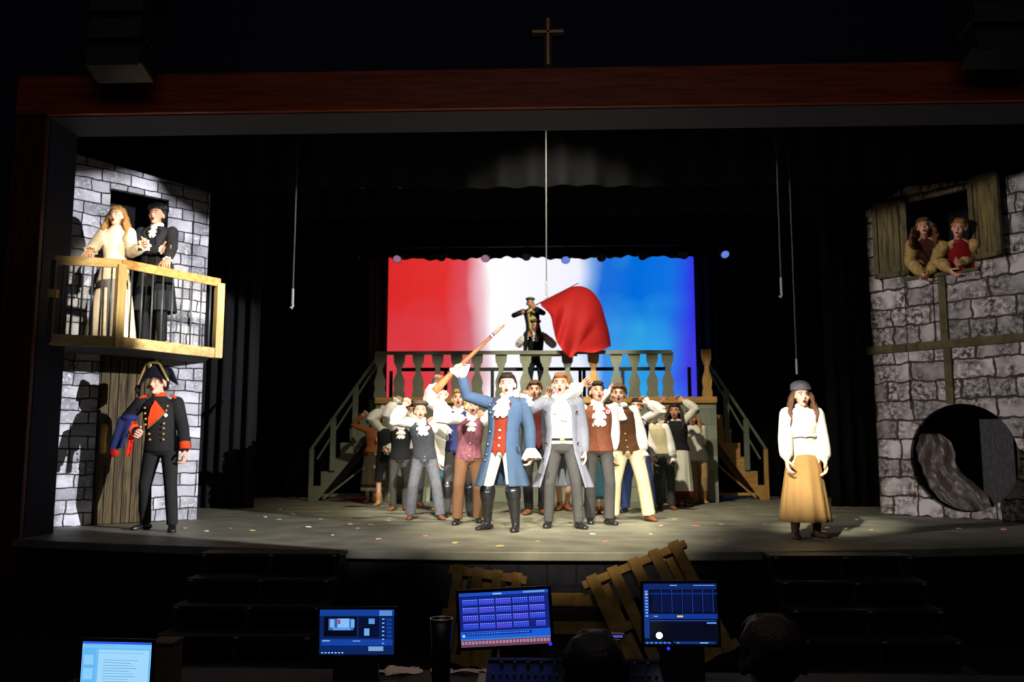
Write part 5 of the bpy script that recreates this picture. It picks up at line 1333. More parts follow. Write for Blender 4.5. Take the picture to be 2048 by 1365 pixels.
for (a, b, c), sg in zip(f.arms, (-1, 1)):
    mb = MB(); mb.ell(a + V((0, 0, .052 * k)) - f.X * sg * .01, (.075 * k, .06 * k, .018 * k), Matrix.Rotation(sg * .5, 3, 'Y')); mb.build('epaulette', c_orange, f.o, smooth=True)
    d = (c - b).normalized(); mb = MB(); mb.tube([b.lerp(c, .45), b.lerp(c, .95)], [.057 * k, .062 * k], 16, round_ends=False); mb.build('cuff', c_orange, f.o, smooth=True)
    mb = MB(); mb.tube([b.lerp(c, .38), b.lerp(c, .47)], [.060 * k, .060 * k], 16, round_ends=False); mb.build('cuff_braid', m_gold, f.o, smooth=True)
# folded coat hung over his arm
w_ = sol.root + sol.arms[0][1].lerp(sol.arms[0][2], .6)
ct = thing('folded_coat', w_ + V((0, 0, .06)), 'folded navy blue coat with orange-red lining hanging over the arm beside the plank door', 'coat')
mb = MB()
def drape(u, v):
    x = (u - .5) * .17 - .09 * v; return V((x - .03, -.085 - .02 * sin(u * 9) * v - .03 * v, .05 - .40 * v * (1 - .15 * (u > .6)) + .02 * sin(u * 5)))
mb.add(*cloth_grid(drape, 16, 16, .035)); mb.ell((-.01, -.03, .04), (.10, .09, .05)); me = blend(mb, .009, 'coat_body', 2); mesh_obj('coat_body', me, fabric('deep_navy_wool', (38, 46, 92), .1), ct)
mb = MB(); mb.add(*cloth_grid(lambda u, v: V((.06 + .05 * (u - .5) - .05 * v, -.07 - .02 * sin(u * 7), .0 - .40 * v)), 8, 14, .03)); me = blend(mb, .009, 'lining', 2); mesh_obj('lining', me, fabric('scarlet_lining', (206, 40, 26), .08), ct)
mb = MB(); mb.ell((-.135, -.11, -.36), (.055, .03, .045)); mb.build('coat_cuff', fabric('scarlet_lining', 0), ct, smooth=True)

# --- girl on the right
f = Fig('person in grey slouch hat, cream blouse and long mustard skirt standing alone at right', [(1591, 1078), (1634, 1076)], (1600, 770), face=0.0, hatted=True, female=True, hair='long', hc='brown', hy=.0, hp=.08, vox=.010, lh=(1574, 930, -.17), rh=(1651, 928, -.12), toes=(-.1, .5))
f.top('blouse', c_offw, t=.026, hem=.06, puff=.014, cuff=.03); f.skirt(c_mustard, .80 * f.k, r1=.275, folds=.06, nw=13); f.shoes(mat('dark_brown_boot', (70, 44, 32), .5), h=.22); f.hat('beanie', c_gcap)
mb = MB(); n = 40; rings = []
for z, r, wv in ((.005, .0, 0), (.022, .012, .0), (.01, .022, .06), (-.02, .02, .08)):
    rings.append(f.ring(f.pel.lerp(f.chest, .62) + V((0, 0, z)), .158 + r, .128 + r, n, wv, 9))
rings.append(rings[0]); mb.loft(rings, caps=False); mb.build('blouse_tier', c_offw, f.o, smooth=True)
mb = MB(); rings = [f.ring(f.pel + V((0, 0, -.06 * f.k + z)), .185 + r, .145 + r, 40, .03, 11) for z, r in ((.03, 0), (.0, .012), (-.025, .004), (.0, -.01))]; rings.append(rings[0]); mb.loft(rings, caps=False); mb.build('blouse_hem', c_offw, f.o, smooth=True)
f.jabot(c_offw, length=.1, w=.09, out=-.02, name='collar_ruffle')

# --- balcony pair
BD = BZ + 0.11
bw = P(232, 660, 10.25)
f = Fig('person in long cream floral gown with one hand on the balcony rail', None, (238, 415), face=0.05, loc=(P(225, 600, 10.25).x, 10.25, BD), floor=BD, female=True, hair='long', hc='blond', hy=.0, hp=.1, vox=.011, lh=V((P(182, 520, 9.75).x, 9.62, RZ + .03)), rh=V((P(284, 492, 10.0).x, 10.02, P(284, 492, 10.0).z)), lhc=-1, mouth=1.1, rpole=V((.2, -.2, -1)))
gown = f; f.top('gown_bodice', c_dress, t=.014, hem=.03, puff=.018); f.skirt(c_dress, 1.02 * f.k * 1.0, r1=.30, folds=.05, nw=10, name='gown_skirt', wt=.06); f.shoes(l_tan)
mb = MB(); R_ = [f.ring(f.pel + V((0, 0, (.055 + z) * f.k)), .148 + r, .115 + r, 28) for z, r in ((.0, .02), (.0, .028), (.06, .012), (.06, .004))]; R_.append(R_[0]); mb.loft(R_, caps=False); mb.build('sash', c_pink, f.o, smooth=True)
f.cuffs(c_dress, size=.9); f.collar(c_dress, .03)
f = Fig('person in black tailcoat with white cravat, hand on chest, on the balcony', None, (318, 412), face=-0.02, loc=(P(310, 600, 10.62).x, 10.62, BD), floor=BD, hair='short', hc='black', hy=.0, hp=.1, vox=.011, lh=(320, 500, -.22), rh=V((P(338, 540, 10.2).x, 10.12, RZ + .02)), lhc=.25, rhc=-1, skin=m_skin2, lpole=V((-1, 0, -.3)))
f.shirt(puff=.0); f.trousers(c_black); f.shoes(l_black); f.vest(c_black, hem=.0, points=False); f.open_coat(fabric('black_tailcoat_wool', (42, 42, 44), .15), .42, gap=.28, flare=.05, name='tailcoat'); f.jabot(length=.17, w=.09, out=.0); f.collar(m_white, .055); f.cuffs(size=.6)
mb = MB(); hs = f.hs
for i in range(26):
    a = 2 * pi * i / 26 * 1.0; r = .085; mb.ell(f.H_((r * cos(a), .03 + .07 * sin(a), .05 + .05 * abs(cos(i * 2.1)))), [.028 * hs] * 3)
mb.ell(f.H_((0, .02, .11)), [.085 * hs, .09 * hs, .04 * hs]); f.fuse(mb, 'hair', m_hair['black'], .01, 2)

# --- pair leaning out of the right-hand window
nR = V((dR.y, -dR.x, 0))          # towards the audience
sill = RA + dR * ((a0[0] + a1[0]) / 2) + V((0, 0, (a0[1] + a1[1]) / 2)); 
fR = math.atan2(nR.x, -nR.y)
def at_plane(px, py, off=0.0):
    u, z = hitplane(px, py, RA - nR * 0 + nR * off, dR); q = RA + nR * off + dR * u; return V((q.x, q.y, z + SZ))
UF = 2.13 + SZ
hdA = at_plane(1841, 440, .25); hdB = at_plane(1909, 442, .25)
def build_leaner(label, head, H, lh, rh, **kw):
    """legs upright behind the wall, trunk bent forward over the sill"""
    base = head - nR * .62; pz = .50 * H
    # move the spine: override lean through a rotated spine after construction
    top = head.z - UF
    return Fig(label, None, None, loc=(base.x, base.y, UF), floor=UF, H=H, lh=lh, rh=rh, head_dx=kw.pop('hdx', 0.0), lean_y=kw.pop('ly', -.3), pelvis_z=top - .468 * H, **kw)
sA = at_plane(1850, 546, .05); sB = at_plane(1838, 549, .10); 
f = build_leaner('person in dark dress and gold shawl leaning on the window sill', hdA, 1.72, at_plane(1843, 548, .12), at_plane(1858, 545, .14), face=fR * .35, ly=-.40, hdx=-.44, hair='curly', hc='brown', female=True, hy=-.15, hr=-.1, hp=.0, skin=m_skin2, vox=.011, lhc=.3, rhc=.3)
f.top('dark_dress', fabric('dark_maroon_dress', (62, 30, 26), .2), t=.034, sleeves=False, neck=False); f.skirt(fabric('dark_maroon_dress', 0), .7, r1=.22, folds=.03); f.open_coat(c_gold, .05, gap=.8, flare=.0, name='shawl', sleeve_puff=.03)
f = build_leaner('person in red satin waistcoat and gold jacket leaning out at the window', hdB, 1.72, at_plane(1898, 540, .12), at_plane(1921, 524, .12), face=fR * .4, ly=-.40, hdx=-.44, hair='short', hc='sandy', hy=-.25, hr=.2, hp=-.12, skin=m_skin2, vox=.011, lhc=.35, rhc=.6, mouth=.4)
f.shirt(c_satin, puff=.0, t=.010); f.trousers(c_black, t=.01); f.vest(c_satin, hem=.02, t=.036, name='waistcoat'); f.open_coat(c_gold, .08, gap=.7, flare=.0, name='jacket', sleeve_puff=.03)

# --- platform pair
PZt = pzT
f = Fig('person in black vest, white cravat and cap carrying another on the shoulders', None, (1071, 642), face=0.0, hatted=True, loc=(P(1071, 760, 17.6).x, 17.6, PZt), floor=PZt, lh=(1055, 672, -.2), rh=(1090, 674, -.2), lhc=.5, rhc=.5, hc='dark', hp=.1, vox=.013, lpole=V((-1, 0, -1)), rpole=V((1, 0, -1)), skin=m_skin2)
carrier = f
f.shirt(puff=.04); f.trousers(fabric('dark_blue_trousers', (30, 38, 46), .15)); f.shoes(l_black); f.vest(c_black, hem=.03); f.jabot(length=.22, w=.14); f.hat('cap', fabric('grey_brown_tweed', (92, 88, 78), .3, 60))
kc = f.k; seat = f.root + f.neck + V((0, .07, .02))
# the boy: pelvis on the shoulders, thighs forward, shins down the carrier's chest
boyH = 1.36
def rider():
    old_ik = globals()['ik']; calls = [0]
    pel_w = seat + V((0, 0, .05))
    def ik2(a, c, l1, l2, pole):
        calls[0] += 1
        if calls[0] <= 2:
            sg = -1 if calls[0] == 1 else 1
            kn = V(a) + V((sg * .07, -.23, -.10)).normalized() * l1 * .95
            return kn, kn + V((sg * .01, .03, -1)).normalized() * l2
        return old_ik(a, c, l1, l2, pole)
    globals()['ik'] = ik2
    r = Fig('person in flat cap, yellow shirt and dark jacket riding on shoulders, holding the flag', None, None, face=0.0, loc=V((seat.x - .03, seat.y, seat.z - .60)), floor=seat.z - .60, H=boyH, pelvis_z=.66, lh=(1042, 626, -.22), rh=(1071, 616, -.30), lhc=.9, rhc=.9, hatted=True, head_dx=-.07, lean_y=-.02, hc='dark', hp=.05, vox=.012, skin=m_skin2, lpole=V((-1, 0, -.4)), rpole=V((1, 0, -.6)))
    globals()['ik'] = old_ik
    return r
b = rider()
b.top('shirt', c_yellow, t=.008, hem=.05, puff=.0); b.trousers(c_black, t=.006); b.shoes(l_black); b.open_coat(fabric('dark_jacket_cloth', (40, 38, 46), .15), .02, gap=.6, flare=.03, name='jacket'); b.hat('cap', fabric('grey_brown_tweed', 0))
# the red flag
hand_w = b.root + b.arms[1][2] + (b.arms[1][2] - b.arms[1][1]).normalized() * .06
FYq = hand_w.y
p0 = P(1058, 617, FYq); p1 = P(1156, 566, FYq); pd = (p1 - p0).normalized(); p0 = hand_w - pd * .25; p1 = hand_w + pd * 1.10
tipw = P(1156, 567, FYq); p1 = tipw
fl = thing('red_flag', hand_w, 'large red flag billowing from a slanted pole above the railing', 'flag')
mb = MB(); q0 = b.root + b.arms[0][2] - hand_w + V((0, -.03, .0)); mb.tube([q0 * 1.15, p1 - hand_w], [.013, .010], 8); mb.build('flagpole', mat('red_brown_pole', (130, 40, 34), .5), fl, smooth=True)
outline = {}
topc = [(1080, 606), (1100, 596), (1125, 584), (1145, 574), (1163, 573), (1183, 582), (1200, 604), (1210, 635), (1218, 665), (1222, 692)]
botc = [(1083, 613), (1100, 630), (1106, 655), (1112, 680), (1120, 694), (1133, 712), (1144, 716), (1155, 704), (1185, 706), (1207, 700)]
def crv(pts, u):
    x = u * (len(pts) - 1); i = min(int(x), len(pts) - 2); t = x - i
    def g(j): return pts[max(0, min(len(pts) - 1, j))]
    p = []
    for a_ in (0, 1):
        p_, q_, r_, s_ = g(i - 1)[a_], g(i)[a_], g(i + 1)[a_], g(i + 2)[a_]
        p.append(.5 * (2 * q_ + (r_ - p_) * t + (2 * p_ - 5 * q_ + 4 * r_ - s_) * t * t + (3 * q_ - p_ - 3 * r_ + s_) * t ** 3))
    return p
def flagfn(u, v):
    a_ = crv(topc, u); b_ = crv(botc, u); px = a_[0] + (b_[0] - a_[0]) * v; py = a_[1] + (b_[1] - a_[1]) * v
    dy = -.98 * v ** .7 + .07 * sin(u * 15 + v * 4) * v + .04 * sin(u * 29 - 3 * v) * v + .05 * sin(v * 9 + u * 4) * u
    return P(px, py, FYq + dy + .0) - hand_w
mb = MB(); mb.add(*cloth_grid(flagfn, 60, 34, .006)); mb.build('flag_cloth', mat('red_flag_cloth', (168, 26, 26), .7, .04, 4, .02), fl, smooth=True)
# ================================================================ CONTROL TABLE IN FRONT
TZ = 0.78
m_tbl = mat('dark_table_top', (40, 38, 38), .7, .2, 20)
tb = thing('control_table', (0.2, 3.9, 0), 'long dark control table at the bottom of the picture', 'table')
mb = MB(); mb.box((0, 0, TZ - .015), (4.6, .8, .03)); mb.build('table_top', m_tbl, tb, bevel=.004)
for x in (-2.2, 0, 2.2):
    for y in (-.34, .34):
        mb = MB(); mb.box((x, y, (TZ - .03) / 2), (.05, .05, TZ - .03)); mb.build('leg', m_blackmetal, tb)
def screen_thing(name, corners, Yd, label, draw, laptop=True, bez=.012, base=True, em=1.0, tilt=0.0):
    """corners TL,TR,BR,BL in photo pixels at distance Yd; draws the picture with draw(rect) in 0..1"""
    tl, tr, br, bl_ = [P(x, y, Yd) for x, y in corners]
    W = ((tr - tl).length + (br - bl_).length) / 2; Hh = ((tl - bl_).length + (tr - br).length) / 2
    X = ((tr - tl) + (br - bl_)).normalized(); Z = ((tl - bl_) + (tr - br)); Z = (Z - X * Z.dot(X)).normalized()
    if tilt: Z = Matrix.Rotation(tilt, 3, X) @ Z
    N = X.cross(Z).normalized(); c = (tl + tr + br + bl_) / 4
    if N.y > 0: N = -N
    low = c - Z * (Hh / 2 + bez); base_z = TZ if laptop else TZ
    t = thing(name, V((low.x, low.y, TZ)), label, 'laptop' if laptop else 'monitor')
    R = Matrix((X, -N, Z)).transposed(); o = t.location
    mb = MB(); mb.box(c - o - N * .008, (W + 2 * bez, .016, Hh + 2 * bez), R); lid = mb.build('screen_lid' if laptop else 'screen_housing', m_black, t, bevel=.004)
    mats = []; g = MB()
    def rect(x0, y0, x1, y1, rgb, s=1.0, z=1):
        nm = 'glow_%d_%d_%d_%d' % (rgb[0], rgb[1], rgb[2], int(s * 100)); m = emit(nm, rgb, s * em)
        if m not in mats: mats.append(m)
        cc = c - o + X * ((x0 + x1) / 2 - .5) * W + Z * (.5 - (y0 + y1) / 2) * Hh + N * (.0003 + .0004 * z)
        g.box(cc, ((x1 - x0) * W, .0004, (y1 - y0) * Hh), R, mi=mats.index(m))
    draw(rect); g.build('display', mats, lid)
    lp = c - Z * (Hh / 2 + bez)
    if laptop:
        dz = lp.z - o.z
        mb = MB(); fwd = V((N.x, N.y, 0)).normalized(); sx = V((-fwd.y, fwd.x, 0)); Rb = Matrix((sx, -fwd, V((0, 0, 1)))).transposed()
        bz = .012
        q = lp - o
        mb.box(V((q.x, q.y, bz)) + fwd * .12, (W + .02, .23, .02), Rb); kb = mb.build('keyboard_base', m_black, t, bevel=.004)
        mb = MB()
        for r_ in range(5):
            for cc_ in range(12): mb.box(V((q.x, q.y, bz + .0125)) + fwd * (.03 + .026 * r_) + sx * ((cc_ - 5.5) * W / 12.5), (W / 15, .018, .004), Rb)
        mb.build('keys', mat('key_grey', (34, 34, 38), .5), kb)
        if dz > .03:
            mb = MB(); mb.box(V((q.x, q.y, dz / 2 + .01)), (W * .6, .03, dz), Rb); mb.build('hinge', m_black, t)
    else:
        q = lp - o
        mb = MB(); mb.bar((q.x, q.y + .05, 0.01), (q.x, q.y + .05, q.z + .12), .06, .03); mb.build('stand_neck', m_black, t)
        mb = MB(); mb.box((q.x, q.y + .03, .008), (.26, .2, .016)); mb.build('stand_foot', m_black, t, bevel=.004)
    return t
# laptop 1: bright document
def d1(r):
    r(0, 0, 1, 1, (110, 190, 246), 1.0, 0); r(0, 0, 1, .05, (40, 90, 230), 1); r(0, .05, 1, .14, (120, 196, 250), 1); r(.0, .14, .2, 1, (100, 182, 244), 1); r(.03, .3, .17, .52, (140, 206, 250), 1, 2); r(.03, .6, .17, .85, (140, 206, 250), 1, 2)
    r(.24, .18, .97, .97, (160, 216, 252), 1, 2)
    for i in range(9): r(.32, .40 + .06 * i, .32 + .5 * (1 - .3 * ((i * 37) % 10) / 10), .412 + .06 * i, (100, 160, 214), 1, 3)
    r(.05, .065, .5, .075, (90, 150, 220), 1, 2); r(.25, .24, .9, .25, (110, 170, 220), 1, 3)
screen_thing('laptop', [(176, 1284), (310, 1288), (292, 1375), (150, 1372)], 3.55, 'laptop with bright pale blue document on screen, bottom left corner', d1)
bx = P(325, 1345, 3.75)
t = thing('cardboard_box', (bx.x, 3.78, TZ), 'small dark brown cardboard box just right of the bright laptop', 'box')
hb = P(325, 1292, 3.7).z - TZ
mb = MB(); mb.box((0, 0, hb / 2), (.09, .12, hb)); mb.build('carton', mat('brown_card', (80, 62, 50), .85), t, bevel=.004); mb = MB(); mb.box((0, 0, hb + .004), (.098, .128, .008)); mb.build('lid', mat('brown_card', 0), t)
# laptop 2: blue software with stage preview
def d2(r):
    r(0, 0, 1, 1, (10, 34, 92), 1, 0); r(0, 0, 1, .14, (18, 62, 150), 1); r(.8, .02, .97, .14, (90, 140, 210), 1, 2)
    r(.06, .16, .5, .6, (4, 6, 22), 1, 2); r(.12, .2, .46, .46, (60, 110, 190), .8, 3); r(.14, .22, .2, .4, (120, 180, 240), 1, 4); r(.24, .2, .40, .46, (130, 190, 250), 1, 4); r(.245, .22, .28, .32, (170, 60, 110), 1, 5); r(.42, .22, .47, .4, (110, 170, 240), 1, 4); r(.18, .40, .42, .46, (90, 150, 230), 1, 5)
    r(.53, .16, .80, .62, (6, 14, 50), 1, 2); r(.60, .42, .67, .58, (110, 170, 230), 1, 3); r(.66, .2, .74, .32, (90, 150, 220), 1, 3)
    for i in range(7): r(.84, .2 + .09 * i, .87, .225 + .09 * i, (130, 180, 240), 1, 3); r(.9, .2 + .09 * i, .97, .26 + .09 * i, (20, 60, 150), 1, 3)
    r(.02, .66, .98, .80, (20, 66, 160), 1, 2); r(.04, .68, .14, .71, (120, 170, 230), 1, 3); r(.45, .69, .55, .71, (120, 170, 230), 1, 3); r(.02, .82, .64, .92, (10, 36, 100), 1, 2); r(.66, .82, .86, .92, (120, 160, 210), 1, 3)
    for i in range(7): r(.03 + .045 * i, .945, .055 + .045 * i, .975, (130, 190, 250), 1, 3)
screen_thing('laptop', [(641, 1220), (790, 1220), (786, 1310), (637, 1310)], 4.0, 'laptop showing a small stage preview on dark blue software', d2)
# large monitor with grid of cells
def d3(r):
    r(0, 0, 1, 1, (20, 34, 120), 1, 0); r(0, 0, 1, .06, (26, 78, 190), 1); r(.38, .02, .48, .05, (130, 180, 250), 1, 2); r(.72, .01, .96, .045, (100, 150, 230), 1, 2)
    for row in range(4):
        for gr in range(5):
            y0 = .10 + .148 * row
            for ci in range(8):
                if row == 3 and gr == 4 and ci < 3: continue
                x0 = .035 + .187 * gr + .0215 * ci
                r(x0, y0 + .02, x0 + .019, y0 + .125, (46 + 14 * ((gr + row) % 3), 70, 214), 1, 2); r(x0 + .004, y0 + .028, x0 + .015, y0 + .042, (130, 170, 246), 1, 3); r(x0 + .003, y0 + .07, x0 + .016, y0 + .078, (90, 120, 235), 1, 3)
    r(0, .715, 1, .85, (28, 92, 214), 1, 2); r(.05, .735, .8, .79, (18, 50, 150), 1, 3); r(.02, .77, .05, .81, (170, 210, 250), 1, 4)
    for i in range(26): r(.07 + .027 * i, .75, .085 + .027 * i, .765, (100, 160, 240), 1, 4)
    r(0, .85, 1, .88, (70, 120, 190), 1, 2)
    r(0, .88, 1, 1, (96, 64, 92), 1, 2)
    for i in range(26): r(.008 + .038 * i, .895, .036 + .038 * i, .95, (190, 130, 150), .9, 3)
screen_thing('monitor', [(922, 1187), (1100, 1180), (1098, 1286), (918, 1298)], 4.05, 'widest monitor, showing rows of blue cells above a pink strip', d3, laptop=False, bez=.014)
# right laptop with dark software
def d4(r):
    r(0, 0, 1, 1, (6, 10, 34), 1, 0); r(0, 0, 1, .1, (14, 38, 104), 1); r(.36, .02, .46, .04, (110, 150, 210), 1, 2); r(.68, .02, .97, .04, (90, 130, 200), 1, 2)
    r(0, .1, .07, .48, (20, 60, 150), 1, 2)
    for i in range(9): r(.02, .12 + .05 * i, .055, .145 + .05 * i, (120, 170, 235), 1, 3)
    r(.02, .16, .055, .18, (210, 180, 90), 1, 4)
    for i in range(6): r(.12 + .14 * i, .12, .225 + .14 * i, .46, (8, 18, 62), 1, 2); r(.24 + .14 * i, .1, .25 + .14 * i, .48, (20, 60, 150), 1, 3)
    r(.08, .15, 1, .18, (14, 40, 110), 1, 4)
    r(0, .50, 1, .58, (16, 54, 146), 1, 2); r(.45, .525, .53, .555, (230, 200, 90), 1, 3); r(.13, .53, .19, .545, (150, 160, 140), 1, 3); r(0, .58, .07, .9, (18, 54, 134), 1, 2)
    r(.08, .60, .98, .62, (30, 60, 120), 1, 2); r(.85, .635, .98, .66, (90, 150, 230), 1, 3); r(.1, .66, .98, .9, (5, 8, 26), 1, 2)
    r(0, .95, .96, .99, (16, 54, 120), 1, 3)
    for i in range(8): r(.02 + .06 * i, .96, .05 + .06 * i, .985, (70, 130, 200), 1, 4)
    r(.75, .96, .86, .985, (90, 160, 220), 1, 4)
t4 = screen_thing('laptop', [(1288, 1168), (1436, 1168), (1434, 1290), (1288, 1290)], 4.05, 'laptop showing dark software with a small white round light, right of the consoles', d4)
# gooseneck lamp in front of it
g = P(1318, 1271, 3.95)
t = thing('gooseneck_lamp', (g.x + .10, 3.9, TZ), 'tiny glowing lamp on a thin bent neck before the right laptop', 'lamp')
mb = MB(); mb.tube([(0, 0, 0), (.03, 0, .12), (.0, .02, .18), (g.x - (g.x + .10), g.y - 3.9, g.z - TZ)], [.004] * 4, 6); mb.build('neck', m_blackmetal, t, smooth=True)
mb = MB(); mb.ell((-.10, .04, g.z - TZ), (.014, .006, .014)); mb.build('bulb', emit('white_bulb', (240, 248, 255), 3.0), t, smooth=True)
mb = MB(); mb.tube([(0, 0, 0.0), (0, 0, .012)], [.02, .018], 12, round_ends=False); mb.build('base', m_black, t)
# tumbler
tp = P(883, 1238, 3.75)
t = thing('tumbler', (tp.x, 3.75, TZ), 'tall black drinking tumbler with a pale shiny rim', 'tumbler')
th = tp.z - TZ
mb = MB(); mb.loft([[V((r * cos(q), r * sin(q), z)) for q in [2 * pi * i / 32 for i in range(32)]] for r, z in ((.030, 0), (.033, .005), (.040, th * .6), (.0455, th), (.041, th), (.038, th * .7))]); mb.build('cup', m_black, t, smooth=True)
mb = MB(); pts = [V((.045 * cos(q), .045 * sin(q), th)) for q in [2 * pi * i / 32 for i in range(33)]]; mb.tube(pts, [.0035] * 33, 8, round_ends=False); mb.build('rim', mat('pale_steel_rim', (200, 190, 185), .3, .05, 10, 0, metal=.5), t, smooth=True)
# lighting / sound console
cx = P(1150, 1320, 3.7).x
t = thing('mixing_console', (cx, 3.72, TZ), 'dark mixing console with rows of faders and small blue pilot lights', 'mixing console')
R = Matrix.Rotation(radians(12), 3, 'X')
mb = MB(); mb.box((0, 0, .05), (.72, .42, .06), R); cb = mb.build('console_body', m_black, t, bevel=.008)
mb = MB(); mb.box((0, .21, .105), (.72, .03, .06), R); mb.build('rear_ridge', m_blackmetal, t, bevel=.004)
mb = MB(); mb.box((0, 0, 0), (.009, .02, .01), R); fm = mb.mesh('fader', [mat('fader_grey', (52, 48, 50), .5)])
for r_ in range(3):
    for i in range(24):
        o = bpy.data.objects.new('fader', fm); COL.objects.link(o); o.parent = cb; o.location = R @ V((-.33 + .0287 * i, -.14 + .11 * r_, .035)) + V((0, 0, .05))
mb = MB()
for i in range(12): mb.tube([R @ V((-.3 + .055 * i, .165, .03)) + V((0, 0, .05)), R @ V((-.3 + .055 * i, .165, .05)) + V((0, 0, .05))], [.008, .007], 10, round_ends=False)
mb.build('knobs', mat('knob_grey', (70, 66, 66), .5), cb)
for px, py, lab in ((1101, 1289, ''), (1337, 1298, '')):
    p = P(px, py, 3.9)
    mb = MB(); mb.ell((p.x - cx, 3.9 - 3.72, max(.10, p.z - TZ)), .007); mb.build('pilot_light', emit('blue_led', (30, 30, 255), 2.5), t, smooth=True)
t = thing('small_console', (P(1420, 1340, 3.4).x, 3.62, TZ), 'small dark slanted control box with blue pilot lights at lower right', 'control box')
mb = MB(); mb.box((0, 0, .04), (.24, .24, .05), R); mb.build('console_body', m_black, t, bevel=.006)
for x, y in ((.085, .07), (.05, .0), (.03, -.06)):
    mb = MB(); mb.ell(R @ V((x, y, .027)) + V((0, 0, .04)), .004); mb.build('pilot_light', emit('blue_led', 0, 0), t, smooth=True)
# phone, papers, cables, bag
p = P(1228, 1270, 4.1)
t = thing('phone', (p.x, 4.08, TZ), 'small phone propped on a stand with a lit edge, left of the right laptop', 'phone')
hz_ = p.z - TZ
mb = MB(); mb.box((0, 0, hz_), (.085, .012, .04), Matrix.Rotation(radians(50), 3, 'X') @ Matrix.Rotation(.1, 3, 'Y')); mb.build('phone_body', mat('phone_silver', (170, 150, 150), .4), t, bevel=.004)
mb = MB(); mb.box((.01, -.012, hz_ + .002), (.05, .002, .016)); mb.build('phone_screen', emit('phone_glow', (90, 90, 220), .8), t)
mb = MB(); mb.box((0, .02, hz_ / 2 - .01), (.05, .04, hz_ - .02)); mb.build('phone_stand', m_black, t)
m_paper = mat('desk_paper', (225, 205, 190), .8, .05, 10, .02)
for i, (px, py, w1, w2, a_) in enumerate(((818, 1325, .10, .07, .3), (795, 1340, .08, .08, -.2), (905, 1300, .06, .03, .1), (950, 1306, .12, .03, .05), (985, 1317, .05, .03, -.1))):
    p = G(px, py, TZ + .002)
    lab = ['creased paper sheet left of the tumbler', 'paper sheet at the table edge below the small laptop', 'white card at the foot of the tumbler', 'long paper strip below the wide monitor', 'small paper piece right of the long strip'][i]
    mb = MB(); mb.add(*cloth_grid(lambda u, v: V(((u - .5) * w1 * 1.7, (v - .5) * w2 * 1.7, .012 * sin(u * 4 + v * 3 + i) ** 2)), 8, 8, .001, V((0, 0, 1))))
    o = mb.build('paper', m_paper, smooth=True); o.location = (p.x, min(4.25, p.y), TZ + .001); o.rotation_euler = (0, 0, a_); tag(o, lab, 'paper')
mb = MB(); q = P(860, 1345, 3.5); mb.tube([(q.x - .12, 3.62, TZ + .02), (q.x - .06, 3.6, TZ + .05), (q.x, 3.55, TZ + .03), (q.x + .1, 3.6, TZ + .05), (q.x + .16, 3.72, TZ + .012)], [.009] * 5, 8); tag(mb.build('cable_coil', m_black, smooth=True), 'thick black cable curled on the table below the tumbler', 'cable')
q = P(870, 1345, 3.4)
mb = MB(); mb.ell((q.x + .02, 3.42, TZ + .03), (.15, .08, .03)); me = blend(mb, .01, 'cloth_bag'); o = mesh_obj('soft_case', me, mat('dark_grey_nylon', (54, 54, 60), .7, .2, 20)); tag(o, 'soft dark grey case lying on the table under the tumbler', 'case')
# paper sheet lit on the right
p = P(1650, 1350, 3.3)
t = thing('script_binder', (p.x + .14, 3.62, TZ), 'open script binder with pale pages at lower right beside the seated head', 'binder')
mb = MB(); mb.add(*cloth_grid(lambda u, v: V(((u - .5) * .26, (v - .5) * .22, .022 + .03 * (1 - u) + .01 * sin(u * 6))), 12, 6, .004, V((0, 0, 1)))); mb.build('pages', m_paper, t, smooth=True)
mb = MB(); mb.box((0, 0, .008), (.29, .25, .014)); mb.build('cover', m_black, t)

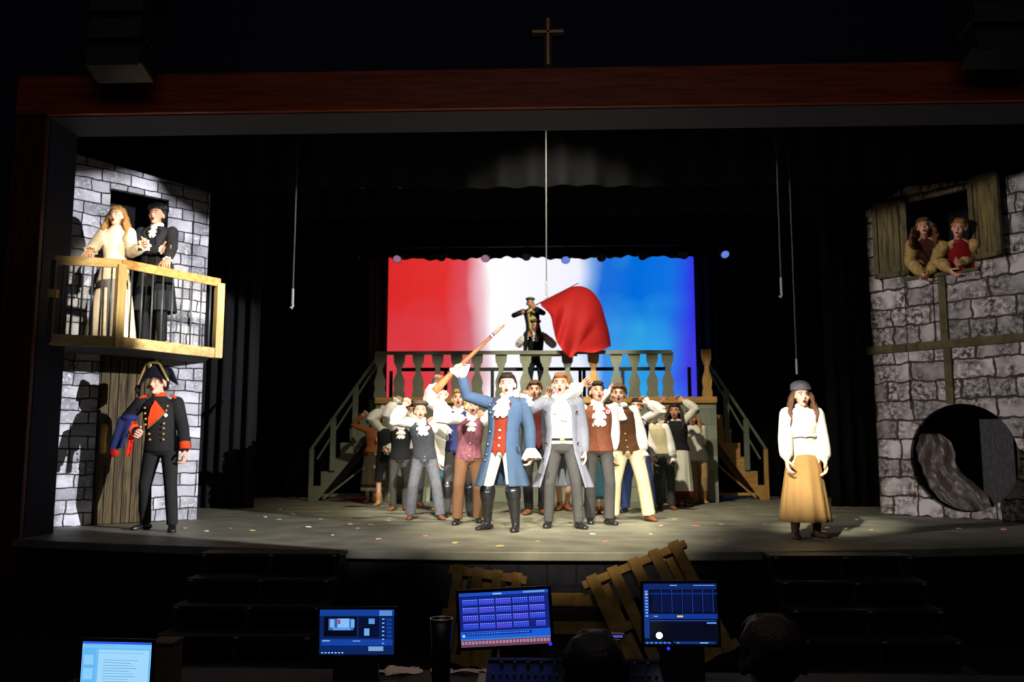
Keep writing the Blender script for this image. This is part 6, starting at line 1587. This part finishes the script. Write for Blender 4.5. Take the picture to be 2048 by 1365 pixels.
# seated operators, seen from behind
def operator(px, ptop, Yd, label, hc, H=1.7):
    top = P(px, ptop, Yd); 
    f = Fig(label, None, None, loc=(top.x, Yd, 0), floor=0, H=H, pelvis_z=top.z - .468 * H, face=pi, lh=V((top.x + .2, Yd + .42, TZ + .05)), rh=V((top.x - .2, Yd + .42, TZ + .05)), head_dx=0, lean_y=.04, hair='short', hc=hc, vox=.013, lhc=.3, rhc=.3)
    f.top('sweatshirt', fabric('dark_sweatshirt', (26, 24, 28), .15), t=.02, hem=.06, puff=.01); f.trousers(fabric('dark_jeans', (24, 26, 36), .15)); f.shoes(l_black)
    s_ = thing('chair', (top.x, Yd - .02, 0), 'dark chair under the person seated at ' + ('lower centre' if 'centre' in label else 'lower right'), 'chair')
    z = top.z - .468 * H - .13
    mb = MB(); mb.box((0, 0, z - .02), (.42, .40, .04)); mb.build('seat', m_black, s_, bevel=.01)
    mb = MB(); mb.box((0, -.22, z + .16), (.40, .03, .24)); mb.build('backrest', m_black, s_, bevel=.01)
    for x in (-.18, .18):
        for y in (-.17, .17): mb = MB(); mb.bar((x, y, 0), (x, y, z - .04), .025, .025); mb.build('leg', m_blackmetal, s_)
    return f
def seated(px, ptop, Yd, label, hc, H=1.7):
    old_ik = globals()['ik']; calls = [0]
    def ik2(a, c, l1, l2, pole):
        calls[0] += 1
        if calls[0] <= 2:
            kn = V(a) + V((0, .97, .02)).normalized() * l1; return kn, kn + V((0, .02, -1)).normalized() * min(l2, kn.z - .09)
        return old_ik(a, c, l1, l2, pole)
    globals()['ik'] = ik2; r = operator(px, ptop, Yd, label, hc, H); globals()['ik'] = old_ik; return r
seated(1192, 1272, 2.95, 'person in dark sweatshirt seated at the console seen from behind, lower centre', 'black')
seated(1546, 1240, 2.95, 'person in dark sweatshirt seated seen from behind, right of the right laptop', 'dark')
# ---------------------------------------------------------------- group phrases for repeats
_G = {'stage_lamp': 'small round lamps on the pipe above the flag screen', 'ellipsoidal_lamp': 'long lamps on the upper pipe', 'pilot_lamp': 'pilot lamps on the upper pipe', 'hanging_microphone': 'microphones hanging over the stage',
      'side_curtain': 'black curtain legs at the stage sides', 'overhead_border': 'black borders above the stage', 'stage_steps': 'dark steps up to the stage', 'side_stair': 'stairs beside the platform', 'pallet': 'pallets leaning on the stage front',
      'laptop': 'laptops on the control table', 'paper': 'papers on the control table', 'chair': 'chairs at the control table', 'speaker_array': 'speaker arrays above the stage opening', 'lighting_pipe': 'lighting pipes above the stage', 'light_block_plate': 'unseen plates added to cut the side lamps', 'house_front': 'scenery house fronts'}
for o in list(scene.objects):
    if o.parent is None and 'group' not in o:
        st = o.name.split('.')[0]
        if st in _G: o['group'] = _G[st]
        elif st == 'person':
            if 10.0 < o.location.y < 16.5 and abs(o.location.x) < 3.0 and o.location.z < 1.0 and 'slouch' not in o['label']: o['group'] = 'actors crowded before the platform'
            elif o.location.y < 4: o['group'] = 'people seated at the control table'
            elif 'balcony' in o['label']: o['group'] = 'actors on the balcony'
            elif 'window' in o['label']: o['group'] = 'actors at the window'
            elif o.location.y > 17: o['group'] = 'actors on the platform'
